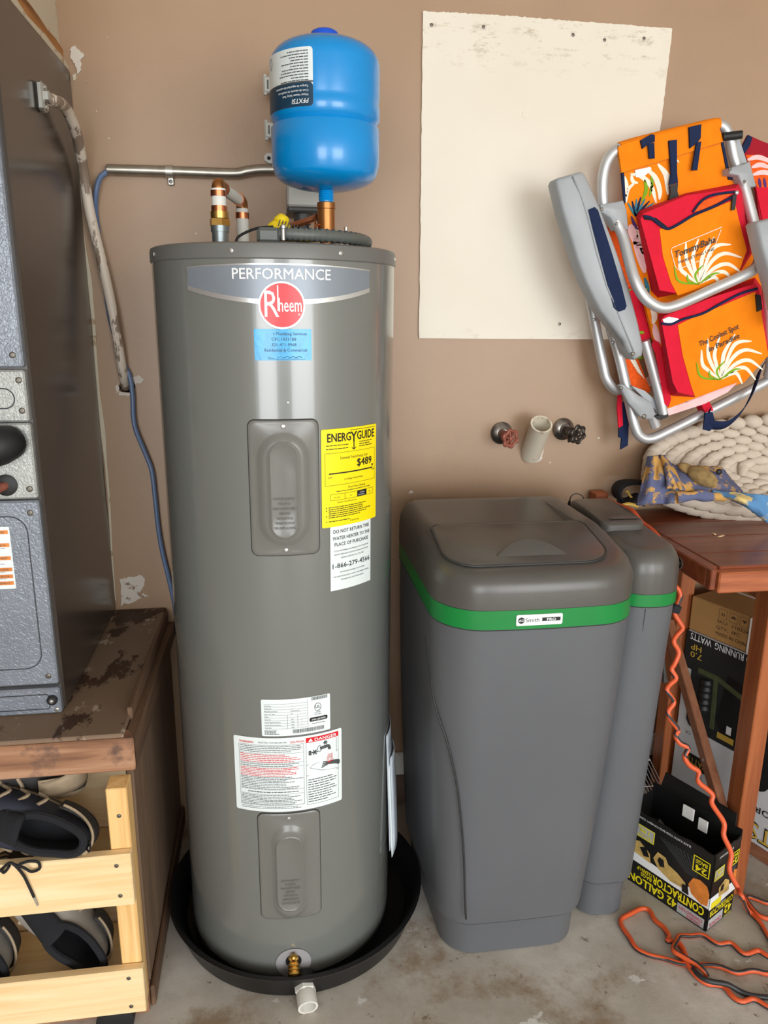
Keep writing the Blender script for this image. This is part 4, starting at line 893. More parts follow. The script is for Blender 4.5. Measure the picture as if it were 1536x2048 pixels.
# ================================================================== water softener (front cabinet) and brine cabinet behind it
def rrect(x0, x1, y0, y1, r, zf, bulge=0, n=7):
    out = []; cx = (x0+x1)/2; hw = (x1-x0)/2
    for u, v in rr_ring(cx, (y0+y1)/2, hw, (y1-y0)/2, r, n, 10, 8):
        t = max(0, 1-((u-cx)/hw)**2); fr = max(0, min(1, ((y0+y1)/2-v)/((y1-y0)/2)))
        y = v-bulge*t*fr; out.append(V((u, y, zf(u, y) if callable(zf) else zf)))
    return out
def band(c0, c1, a, b): return a+(b-a)*c0/c1
def cabinet(T, base, top, zb, band_h, lidz, step, bul, rb, rt_, bandname='green', skew=0, pw=1):
    """base/top = (x0, x1, y0, y1) at floor and at the band"""
    def lerp(t, e=0):
        t = 1-(1-t)**pw
        return [base[i]+(top[i]-base[i])*t+(-e if i in (0, 2) else e) for i in range(4)]
    mb = MB(); R_ = []
    def ad(z_, t, e=0, r=None):
        R_.append(rrect(*lerp(t, e), (.03, rb+(rt_-rb)*t), z_, bul*(.3+.7*t)))
        b_ = lerp(t, e); cx = (b_[0]+b_[1])/2
        for p in R_[-1]:
            if p.x < cx: p.x -= skew*(1-t)*max(0, min(1, (p.y-b_[2])/(b_[3]-b_[2])))*(cx-p.x)/(cx-b_[0])
    ad(0, 0, -.004); ad(.004, 0); ad(step-.004, .05); ad(step, .055, .0); ad(step+.003, .06, .009); ad(step+.012, .07, .010)
    for i in range(1, 9):
        t = i/8; ad(step+.012+(zb-step-.012)*t, .07+.93*t, .010*(1-t))
    mb.loft(R_); mb.build('tank_shell', 'soft', T, 40)
    e = .0025; g = MB(); g.loft([rrect(*lerp(1, -.004), (.03, rt_), zb-.0005, bul), rrect(*lerp(1, e), (.03, rt_), zb, bul), rrect(*lerp(1, e), (.03, rt_), zb+band_h, bul), rrect(*lerp(1, -.004), (.03, rt_), zb+band_h+.0005, bul)]); g.build('green_band', bandname, T)
    for zz in (zb-.0008, zb+band_h+.0008):
        s = MB(); s.tube(rrect(*lerp(1, .0012), (.03, rt_), zz, bul), .0018, 6, closed=True); s.build('band_seam', 'seam', T)
    s = MB(); s.tube([V((p.x-(skew*.94*max(0, (p.y-base[2])/(base[3]-base[2])) if p.x < (base[0]+base[1])/2-.1 else 0), p.y, p.z)) for p in rrect(*lerp(.058, .006), (.03, rb), step+.0005, bul*.35)], .0016, 6, closed=True); s.build('base_step_shade', 'seam', T)  # dark line put in as shade of the base step; no joint here
    l = MB(); z1 = zb+band_h+.001; R_ = []
    for e, k in ((.003, 0), (.003, .45), (.001, .66), (-.005, .82), (-.012, .92), (-.021, .98), (-.030, 1.0), (-.060, 1.003)):
        R_.append(rrect(*lerp(1, e), (.03, max(.03, rt_+e*.9)), (lambda u, v, k=k: z1+(lidz(v)-z1)*k), bul))
    l.loft(R_); l.build('hood', 'softlid', T, 50)
zf1 = lambda v: .934+.031*max(0, min(1, (v-1.30)/.17))
ws = thing('water_softener', (.5, 1.5, 0), 'dark grey water softener cabinet with green band and white badge', 'water softener')
cabinet(ws, (.353, .660, 1.366, 1.72), (.295, .690, 1.272, 1.735), .826, .037, zf1, .094, .012, .065, .085, skew=.022, pw=1.25)
# hinged lid panel with a finger scoop
def lidtop(x, y, h=0): return V((x, y, zf1(y)+.0015+h))
pr_ = rr_ring(.476, 1.387, .161, .086, (.022, .060), 8, 8, 5)
mb = MB(); rings = []
for sc_, h in ((1.0, -.002), (1.0, .0018), (.985, .0032)):
    rings.append([lidtop(.476+(u-.476)*sc_, 1.385+(v-1.385)*sc_, h) for u, v in pr_])
mb.loft(rings); mb.build('salt_lid', 'softlid', ws)
s = MB(); s.tube([lidtop(.476+(u-.476)*1.008, 1.385+(v-1.385)*1.012, .001) for u, v in pr_], .0022, 6, closed=True); s.build('lid_gap', 'seam', ws)
def scoop(T, cx, cy, hw, d, h, zf, mat='softlid'):
    mb = MB()
    def f(a, b):
        x = (2*a-1); arc = max(0, 1-x*x)
        if b <= .5: k = b/.5; y = cy+d*arc*k; zz = h*arc*k**.8
        else: k = (b-.5)/.5; y = cy+d*arc+.012*k; zz = h*arc*(1-k*k)
        return V((cx+hw*x, y, zf(y)+.004+zz))
    mb.grid(f, 25, 13); mb.build('finger_scoop', mat, T)
scoop(ws, .483, 1.328, .070, .028, .020, zf1)
# swept seams on the shell flanks
def shellpt(u, t_): return None
sm = MB(); sp = []
for x, y in [(852, 1270), (868, 1400), (893, 1480), (912, 1560), (922, 1640), (928, 1720), (930, 1800), (932, 1838)]:
    tz = (1838-y)/(1838-1270); Yc = 1.366-.012*.6+.02-(.094-.02)*tz+.012; sp.append((x, y, tz))
# bring each seam point onto the shell by marching along the line of sight
def on_shell(px, py, base, top, zb, rb, rt_, bul):
    best = None
    for i in range(900):
        Y_ = 1.15+i*.0006; p = at(px, py, Y=Y_); t = 1-(1-max(0, min(1, p.z/zb)))**1.25; b = [base[k]+(top[k]-base[k])*t for k in range(4)]; r = rb+(rt_-rb)*t
        qx = abs(p.x-(b[0]+b[1])/2)-((b[1]-b[0])/2-r); qy = abs(p.y-(b[2]-bul*.8+b[3])/2)-((b[3]-b[2]+bul*.8)/2-r)
        dd = math.hypot(max(qx, 0), max(qy, 0))+min(max(qx, qy), 0)-r
        if dd < .0: return p
        if best is None or dd < best[0]: best = (dd, p)
    return best[1]
bs_, tp_ = (.343, .670, 1.356, 1.72), (.295, .690, 1.272, 1.735)
MB().tube(cat([on_shell(x, y, bs_, tp_, .826, .07, .085, .012) for x, y, t in sp], 4), .0022, 6).build('moulded_seam', 'seam', ws)
# badge
bp0 = on_shell(1030, 1248, tp_, tp_, .826, .085, .085, .012); bp1 = on_shell(1122, 1240, tp_, tp_, .826, .085, .085, .012)
ax = (bp1-bp0); ax.z = 0; Wb = ax.length
bm_ = frame(V((bp0.x, bp0.y-.0052, .8335)), ax, (0, 0, 1))
b0 = MB(); b0.prism([bm_(u, v, .0015) for u, v in rr_ring(Wb/2, .0105, Wb/2, .0105, .003, 4, 2, 2)], [bm_(u, v, -.004) for u, v in rr_ring(Wb/2, .0105, Wb/2, .0105, .003, 4, 2, 2)]); bo = b0.build('badge', 'white', ws, label='white badge with black lettering')
A = MB(); A.poly([bm_(.0095+.0062*math.cos(a*PI/12), .0105+.0062*math.sin(a*PI/12), .002) for a in range(24)]); A.text('Smith', .0175, .0072, .0074, bm_, .002, width=.026); A.rect(.049, Wb-.004, .0075, .0145, bm_, .002); A.build('black_print', 'ink', bo)
A = MB(); A.text('AO', .0095, .0085, .0045, bm_, .0024, width=.0098, align='C', bold=.03); A.text('PRO', (.049+Wb-.004)/2, .0088, .0046, bm_, .0024, width=.017, align='C', bold=.04); A.build('white_print', 'white', bo)

zf2 = lambda v: .925+.012*max(0, min(1, (v-1.42)/.2))
br = thing('brine_cabinet', (.75, 1.55, 0), 'narrower dark grey cabinet with green band, between the softener and the wooden table', 'water softener')
cabinet(br, (.692, .810, 1.432, 1.72), (.700, .840, 1.385, 1.745), .806, .026, zf2, .10, .004, .045, .06)
mb = MB(); pr2 = rr_ring(.757, 1.615, .050, .10, .02, 5, 3, 5); mb.loft([[V((.757+(u-.757)*s_, 1.615+(v-1.615)*s_, zf2(v)+h)) for u, v in pr2] for s_, h in ((1.0, -.004), (1, .012), (.95, .0175), (.88, .0185))]); mb.build('raised_lid', 'softlid', br, 40)
scoop(br, .765, 1.535, .034, .012, .004, lambda y: zf2(y)+.0155)
MB().tube([V((.752, 1.382+.058*t, .80-.78*t)) for t in [i/10 for i in range(11)]], .0011, 5).build('moulded_seam', 'seam', br)

MB().tube(cat([(.846, 1.458, .660), (.846, 1.450, .635), (.845, 1.440, .612), (.845, 1.436, .602)], 4), [.003, .003, .003, .0032, .0034, .0036, .004, .0045, .005, .006, .0065, .007, .0072], 8).build('overflow_elbow', 'seam', br)

pa = thing('power_adapter', (.75, 1.80, .92), 'small black power adapter with thin lead behind the softener lids', 'adapter')
MB().bx(.726, .776, 1.79, 1.83, .885, .914, .004).build('case', 'black_pl', pa)
MB().cyl((.744, 1.80, .912), (.744, 1.80, .928), .004, .003, 10).build('strain_relief', 'black_pl', pa)
MB().tube(cat([(.744, 1.80, .926), (.748, 1.80, .940), (.762, 1.80, .946), (.778, 1.80, .938), (.787, 1.80, .918), (.79, 1.80, .90)], 6), .0014, 6).build('lead', 'black_pl', pa)

# ================================================================== wooden table
tb = thing('wooden_table', (1.3, 1.65, 0), 'red-brown wooden work table to the right of the softener', 'table')
TZ = .870
ys = [1.425, 1.52, 1.645, 1.77, 1.90]
for i in range(4):
    MB().bx(.935, 2.05, ys[i]+.0012, ys[i+1]-.0012, TZ-.022, TZ, .002).build('top_board', 'table', tb)
MB().bx(.906, .934, 1.428, 1.90, .824, TZ-.001, .003).build('end_board', 'table', tb)
MB().bx(.9205, 2.05, 1.400, 1.4275, .819, .8645, .003).build('front_rail', 'tablef', tb)
MB().bx(.906, .9195, 1.4085, 1.4275, .824, TZ-.001, .002).build('corner_block', 'table', tb)
hole = MB(); hole.lathe([(.014, 0), (.0145, .0015), (.012, .002), (.011, -.006), (.001, -.006)], (.906, 1.535, .843), (-1, 0, 0), 24); hole.build('bolt_washer', 'zinc', tb)
hb = MB(); hb.lathe([(.006, 0), (.006, .006), (.003, .007)], (.9065, 1.535, .843), (-1, 0, 0), 6); hb.build('bolt_head', 'dscrew', tb)
LX = 1.083
MB().bx(LX, LX+.042, 1.450, 1.505, 0, .824, .002).build('leg', 'leg', tb)
MB().bx(LX+.012, LX+.054, 1.835, 1.885, 0, .824, .002).build('leg', 'leg', tb)
MB().bx(1.95, 2.0, 1.45, 1.505, 0, .824, .002).build('leg', 'leg', tb); MB().bx(1.95, 2.0, 1.835, 1.885, 0, .824, .002).build('leg', 'leg', tb)
a_, b_ = V((LX-.012, 1.84, .565)), V((LX-.012, 1.452, .155)); d_ = (b_-a_)
Rm = d_.to_track_quat('Y', 'Z').to_matrix(); bb = MB(); bb.box((a_+b_)/2, (.022, d_.length, .032), Rm, .002); bb = bb.build('diagonal_brace', 'legy', tb)
screw(bb, (LX-.023, 1.585, .296), (-1, 0, 0), .004)
MB().bx(LX+.013, LX+.038, 1.506, 1.834, .755, .815, .002).build('side_rail', 'leg', tb)
# wood block and black cloth at the back edge
tag(MB().bx(.850, .888, 1.885, 1.925, .872, .925, .003).build('wood_block', 'tablef'), 'short offcut of reddish wood against the wall behind the table', 'wood block')
MB().bx(.846, .935, 1.84, 1.928, .824, .871, .002).build('end_board', 'table', tb)
z9 = lambda x, y, Y: at(1220+x/4.861, 820+y/4.861, Y=Y)
z5 = lambda x, y, Y: at(1120+x/3.692, 800+y/3.692, Y=Y)
z7 = lambda x, y, **k: at(1200+x/3.738, 1500+y/3.738, **k)
z6 = lambda x, y, **k: at(1220+x/4.016, 1130+y/4.016, **k)
bc_ = thing('black_cloth_bundle', (.95, 1.86, TZ), 'rolled black cloth strap lying behind the towel on the table', 'cloth')
P_ = cat([z9(x, y, 1.88) for x, y in [(300, 690), (180, 680), (80, 695), (30, 740), (25, 800), (60, 850), (140, 868), (300, 870)]], 5); mb = MB(); mb.grid(lambda a, b: P_[round(a*(len(P_)-1))]+V((0, -.05+.05*b, 0)), len(P_), 4); mb.build('strap_loop', 'blkcloth', bc_, 80, solid=.006)
mb = MB(); mb.grid(lambda a, b: z9(70+270*a, 835+85*b+25*math.sin(a*7), 1.86-.05*b), 14, 6); mb.build('flat_fold', 'blkcloth', bc_, solid=.004)
mb = MB(); mb.tube(cat([z9(150, 800, 1.84), z9(170, 790, 1.84), z9(190, 830, 1.84), z9(210, 850, 1.84)], 5), .003, 7); mb.tube(cat([z9(110, 930, 1.80), z9(180, 915, 1.80), z9(270, 935, 1.80)], 5), .005, 7); mb.build('gold_trim', 'gold', bc_)

# ------------------------------------------------------------------ chunky knit pet bed tilted against the wall
C0 = V((1.345, 1.824, 1.014)); AX = V((1, -.10, .03)).normalized(); AY = V((0, .62, .785)); AY = (AY-AX*AY.dot(AX)).normalized(); AN = AX.cross(AY)
pb = thing('pet_bed', (1.33, 1.80, TZ), 'cream chunky knit pet bed tipped up against the wall on the table', 'pet bed')
mb = MB(); A_, B_ = .365, .122
def bedpt(rho, th, off=0): return C0+AX*(A_*rho*math.cos(th))+AY*(B_*rho*math.sin(th))-AN*(.050*(1-rho**2.2)-off)
def puff(c, tdir, nrm, l, w_, h): 
    t = V(tdir).normalized(); n = V(nrm); n = (n-t*n.dot(t)).normalized(); b = n.cross(t)
    mb.ell(c, (l, w_, h), Matrix(((t.x, b.x, n.x), (t.y, b.y, n.y), (t.z, b.z, n.z))), 8, 6)
for k in range(6):
    rho = 1.0-.15*k; per = PI*(3*(A_+B_)-math.sqrt((3*A_+B_)*(A_+3*B_)))*rho; n = int(per/.034)
    for i in range(n):
        th = 2*PI*(i+.5*(k % 2))/n; e = .01
        c = bedpt(rho, th); t = bedpt(rho, th+e)-bedpt(rho, th-e)
        if math.sin(th) < 0: rad = bedpt(rho-.05, th)-c
        else: rad = c-bedpt(rho-.05, th)
        tl = t.normalized()+rad.normalized()*.38
        puff(c+V((0, -.004, .002))*(k == 0), tl, AN*-1 if AN.y > 0 else AN, .029, .0145 if k else .019, .012 if k else .018)
for k in range(2):
    for i in range(26):
        th = PI+PI*(i+.5*(k % 2))/25; c = bedpt(1.0-.05*k*k*.5, th)+V((0, -.003+.012*k, -.022*(k+1))); t = bedpt(1, th+.01)-bedpt(1, th-.01)
        puff(c, t.normalized()+V((0, 0, .25)), (0, -1, -.2), .038, .019, .014)
mb.build('knit_shell', 'knit', pb, 80)
mb = MB(); mb.grid(lambda a, b: bedpt(.02+.93*b, 2*PI*a, -.006), 40, 8, True); mb.build('lining', 'knit', pb)
mb = MB(); mb.grid(lambda a, b: C0+AX*(A_*(.97-.2*b)*math.cos(2*PI*a))+AY*(B_*(.97)*math.sin(2*PI*a)*(1-.1*b))+V((0, .004+.012*b, -.045*b if math.sin(2*PI*a) < 0 else -.03*b)), 40, 5, True); mb.build('underside', 'knit', pb)

tw = thing('bath_towel', (.99, 1.76, TZ), 'faded blue and orange towel draped over the left rim of the pet bed', 'towel')
def cloth(quad, Ys, amp, nu=26, nv=20, seed=0, freq=1.0):
    TL, TR, BL, BR = quad
    def f(a, b):
        x = (TL[0]*(1-a)+TR[0]*a)*(1-b)+(BL[0]*(1-a)+BR[0]*a)*b; y = (TL[1]*(1-a)+TR[1]*a)*(1-b)+(BL[1]*(1-a)+BR[1]*a)*b
        Y_ = (Ys[0]*(1-a)+Ys[1]*a)*(1-b)+(Ys[2]*(1-a)+Ys[3]*a)*b
        Y_ += amp*noise.noise(V((a*4*freq+seed, b*3*freq, seed*1.7)))-.02*math.sin(PI*a)*math.sin(PI*b)
        edge_ = min(a, 1-a, b, 1-b); k = 1 if edge_ < .01 else 0
        return z9(x+12*k*noise.noise(V((a*9, b*9, seed))), y+14*k*noise.noise(V((b*9, a*9, seed+4))), Y_)
    return MB().grid(f, nu, nv)
cloth(((375, 450), (535, 440), (258, 925), (660, 905)), (1.80, 1.80, 1.735, 1.70), .02, seed=1).build('outer_drape', 'towel', tw, 80, solid=.006)
cloth(((500, 440), (610, 540), (560, 760), (760, 790)), (1.80, 1.81, 1.70, 1.71), .02, 14, 14, 2).build('inner_fold', 'towel', tw, 80, solid=.006)
cloth(((590, 535), (1080, 560), (680, 790), (1290, 800)), (1.80, 1.82, 1.71, 1.735), .012, seed=3).build('inner_drape', 'towel', tw, 80, solid=.005)
mb = MB(); mb.tube(cat([z9(650, 850, 1.695), z9(760, 840, 1.69), z9(860, 830, 1.69), z9(960, 840, 1.69), z9(1110, 845, 1.70)], 8), [.0125+.002*math.sin(i*.35+1) for i in range(33)], 10); mb.build('twisted_edge', 'towel', tw, 80)
t2 = cloth(((990, 790), (1560, 830), (1330, 930), (1560, 1120)), (1.70, 1.66, 1.672, 1.65), .012, seed=5).build('blue_cloth', 'towel2', None, 80, solid=.006); tag(t2, 'bright blue and yellow cloth hanging over the front rim of the pet bed', 'cloth')
ptoy = thing('plush_toy', (1.12, 1.75, .93), 'worn brown plush toy lying on the towel in the pet bed', 'toy')
d_ = (z9(1080, 760, 1.72)-z9(680, 540, 1.77)); tq = d_.to_track_quat('X', 'Z').to_matrix()
mb = MB(); mb.ell((z9(900, 650, 1.735)), (.040, .022, .022), tq, 18, 12); mb.ell(z9(745, 570, 1.765), (.024, .016, .012), tq, 14, 9)
for p_ in mb.v: p_ += V((noise.noise(p_*90), noise.noise(p_*90+V((5, 0, 0))), noise.noise(p_*90+V((0, 7, 0)))))*.0022
mb.build('body', 'plush', ptoy, 80)
mb = MB(); mb.ell(z9(1060, 600, 1.765), (.008, .006, .008), None, 10, 7); mb.build('nose', 'black_rub', ptoy)
for i, (x, y, an) in enumerate([(1080, 1225, .5), (1015, 1205, 1.4)]):
    mb = MB(); Rz = Matrix.Rotation(an, 3, 'Z'); c = at(1220+x/4.861, 820+y/4.861, Z=TZ+.0015); mb.box(c, ((.022, .013)[i], .006, .002), Rz, .0005)
    tag(mb.build('wood_sliver', 'pine'), ('longer' if i == 0 else 'shorter')+' pale wood sliver on the table top below the pet bed', 'debris', 'wood slivers on the table')

# ================================================================== boxes under the table
A0 = V((1.120, 1.820, 0)); dirF = V((.372, -.928, 0)).normalized(); dirR = V((dirF.y*-1, dirF.x, 0)); dirR = V((.928, .372, 0))
def boxed(T, name, o, L_, D_, z0, z1, mat, b=.003):
    Rm = Matrix(((dirF.x, dirR.x, 0), (dirF.y, dirR.y, 0), (0, 0, 1)))
    c = o+dirF*(L_/2)+dirR*(D_/2); mb = MB(); mb.box((c.x, c.y, (z0+z1)/2), (L_, D_, z1-z0), Rm, b); return mb.build(name, mat, T)
tag(boxed(None, 'wooden_skid', A0+dirR*.01, .60, .18, .0, .045, 'legy'), 'flat wooden skid board under the printed generator carton', 'board')
gb_ = thing('generator_carton', A0+dirF*.3+V((0, 0, .046)), 'large black and white printed carton standing upside down beneath the table', 'box')
GZ0, GZ1, GL = .046, .548, .62
boxed(gb_, 'carton', A0, GL, .20, GZ0, GZ1, 'genwht')
gm = frame(A0+V((0, 0, GZ0)), dirF, (0, 0, 1)); GH = GZ1-GZ0
gf = flip(gm, GL, GH)   # the print is upside down
def gs(us, z_, w_): return gm(us, z_-GZ0, w_)          # place on the face: distance from its left edge, height
A = MB(); A.poly([gs(u_, z_, .0012) for u_, z_ in [(0, .5475), (GL, .5475), (GL, .27), (.06, .27), (.04, .276), (.03, .29), (.028, .44), (0, .44)]]); pk = A.build('black_panel', 'genblk', gb_)
A = MB(); A.poly([gs(u_, z_, .0018) for u_, z_ in [(.14, .47), (.30, .44), (.36, .40), (.36, .30), (.15, .285), (.12, .33)]]); A.build('machine_picture', 'black_pl', pk)
A = MB(); q = [(.05, .455), (.11, .455), (.20, .43), (.20, .415), (.112, .44), (.118, .30), (.105, .30), (.100, .44), (.05, .44)]; A.prism([gs(u_, z_, .0026) for u_, z_ in q], [gs(u_, z_, .0012) for u_, z_ in q]); A.build('olive_frame_picture', 'olive', pk)
A = MB(); A.tube([gs(.080, .432-.0095*i, .002) for i in range(11)], [.012, .016]*5+[.012], 10); A.build('grip_picture', 'black_rub', pk)
A = MB(); A.rect(GL-.17, GL-.155, GH-.285, GH-.262, gf, .0028)
for a_, b_, t_ in ((.014, .080, 'WATTS'), (.091, .176, 'RUNNING'), (.184, .193, 'D')): A.text(t_, GL-b_, GH-.499, .0185, gf, .0022, bold=.02, width=b_-a_)
A.build('white_print', 'white', pk)
A = MB(); A.text('7.0', GL-.056, GH-.447, .0165, gf, .0022, bold=.02, width=.036); A.text('HP', GL-.052, GH-.469, .0165, gf, .0022, bold=.02, width=.033); A.rect(GL-.18, GL-.13, GH-.255, GH-.238, gf, .0022); A.build('gold_print', 'gold', pk)
A = MB(); A.text('GENERATOR', GL-.45, GH-.110, .018, gf, .0015, bold=.01, width=.188); A.text('CA', GL-.05, GH-.21, .009, gf, .0015); A.text('WATTS', GL-.47, GH-.062, .050, gf, .0015, bold=.03, width=.215); A.rect(GL-.13, GL-.04, GH-.15, GH-.11, gf, .0015); A.build('black_print', 'ink', gb_)
A = MB(); A.text('WATTS', GL-.4675, GH-.059, .044, gf, .0019, width=.21); A.text('WATTS', GL-.12, GH-.14, .02, gf, .0019, width=.07); A.build('gold_outline', 'gold', gb_)
A = MB(); q = rr_ring(.262, .30, .03, .10, .03, 4, 2, 3); A.prism([gs(u_, z_, .003) for u_, z_ in q], [gs(u_, z_, .0005) for u_, z_ in q]); A.build('wheel_picture', 'black_rub', pk)
cb = thing('cardboard_box', A0+dirF*.16+V((0, 0, GZ1)), 'brown cardboard box with white strap on top of the generator carton', 'box')
o_ = A0+dirR*.003; CH = .098
boxed(cb, 'carton', o_, .34, .19, GZ1+.001, GZ1+CH, 'card')
cm = frame(o_+V((0, 0, GZ1)), dirF, (0, 0, 1))
A = MB()
for i, t in enumerate(('SKU:  110328', 'QTY:  1PC', 'MADE IN CHINA')): A.text(t, .085, .052-.017*i, .0095, cm, .001, width=(.092, .07, .10)[i])
for i in range(3):
    u = .088+.031*i
    for a in ((u, u+.024, .066, .0668), (u, u+.024, .0912, .092), (u, u+.0008, .066, .092), (u+.0232, u+.024, .066, .092)): A.rect(*a, cm, .001)
A.poly([cm(.096+x, .074+y, .001) for x, y in ((0, 0), (.003, 0), (.003, .008), (0, .008))]); A.poly([cm(.102+x, .074+y, .001) for x, y in ((0, 0), (.003, 0), (.003, .008), (0, .008))]); A.poly([cm(.131+.007*math.cos(a*PI/6), .077+.007*math.sin(a*PI/6), .001) for a in range(7)]); A.poly([cm(.155+x, .072+y, .001) for x, y in ((.002, .012), (.015, .012), (.0095, .004), (.0075, .004))])
A.build('black_print', 'cardink', cb)
A = MB(); A.rect(.178, .191, .0, CH, cm, .0015, 0, .2); tm_ = frame(o_+V((0, 0, GZ1+CH)), dirF, dirR); A.rect(.178, .191, 0, .19, tm_, .0015, 0, .5); A.build('white_strap', 'tape', cb)
A = MB(); A.rect(.0, .34, .125, .137, tm_, .001, 0, .5); A.rect(.315, .318, .01, .035, cm, .001); A.build('clear_tape', 'tape', cb)

# wire rack leaning behind the bag box
wr = thing('wire_rack', (.97, 1.68, 0), 'bright wire rack leaning behind the bag box beside the table leg', 'wire rack')
wo = V((.985, 1.672, .006)); wu = V((.11, .0, 0)); wv = V((-.165, .09, .345))
for i in range(13): t = i/12; MB().tube([wo+wu*t, wo+wu*t+wv], .0013, 5).build('upright_wire', 'wire', wr)
for t in (0, .2, .4, .6, .8, 1): MB().tube([wo+wv*t+V((0, -.002, 0)), wo+wv*t+wu+V((0, -.002, 0))], .0016, 5).build('cross_wire', 'wire', wr)

# ------------------------------------------------------------------ contractor bag box
bb0 = V((.966, 1.352, 0)); eL = V((-.108, .196, 0)); eR = V((.100, .054, 0)); LL, LR = .236, .112
eL.normalize(); eR = V((-eL.y*-1, -eL.x, 0)); eR = V((eL.y, -eL.x, 0)).normalized()
bg_ = thing('bag_box', bb0+eL*.12+eR*.05, 'open black and yellow bag box standing upside down on the floor', 'box')
BH = .205
def wall4(name, o, d, L_, n, h, mat='bagblk', jag=0, seed=0):
    rg = random.Random(seed); N = 14
    outl = [o, o+d*L_]+[o+d*(L_*(1-i/N))+V((0, 0, h+rg.uniform(-jag, jag))) for i in range(N+1)]
    mb = MB(); mb.prism(outl, [p+n*-.003 for p in outl]); return mb.build(name, mat, bg_)
f1 = wall4('front_side', bb0, eL, LL, -eR, BH, jag=.003, seed=1)
f2 = wall4('end_side', bb0, eR, LR, -eL, BH+.003, jag=.002, seed=2)
wall4('rear_side', bb0+eR*LR, eL, LL, eR, BH+.02, jag=.002, seed=3); wall4('end_side', bb0+eL*LL, eR, LR, eL, BH, jag=.002, seed=4)
mb = MB(); mb.prism([bb0, bb0+eR*LR, bb0+eR*LR+eL*LL, bb0+eL*LL], [p+V((0, 0, .003)) for p in (bb0, bb0+eR*LR, bb0+eR*LR+eL*LL, bb0+eL*LL)]); mb.build('bottom', 'bagblk', bg_)
# raised flap and bags inside
fo = bb0+eR*(LR+.003)+eL*.02+V((0, 0, BH+.01)); mb = MB(); mb.prism([fo, fo+eL*.2, fo+eL*.21+eR*.035+V((0, 0, .025)), fo+eL*.01+eR*.02+V((0, 0, .025))], [p+eR*.003 for p in (fo, fo+eL*.2, fo+eL*.21+eR*.035+V((0, 0, .025)), fo+eL*.01+eR*.02+V((0, 0, .025)))]); mb.build('flap', 'bagblk', bg_)
mb = MB(); mb.grid(lambda a, b: bb0+eL*(.006+(LL-.012)*a)+eR*(.006+(LR-.012)*b)+V((0, 0, .12+.03*noise.noise(V((a*5, b*4, 2))))), 20, 12); mb.build('bag_roll', 'bagblk', bg_)
mb = MB(); c = bb0+eL*.10+eR*.085+V((0, 0, BH+.006))
for dx, dz, w_ in ((-.022, .0, .03), (.018, -.012, .024)):
    mb.box(c+eL*-dx+V((0, 0, dz)), (.004, w_, .032), Matrix.Rotation(math.atan2(eL.y, eL.x)-PI/2, 3, 'Z'), .001)
mb.build('paper_tag', 'tape', bg_)
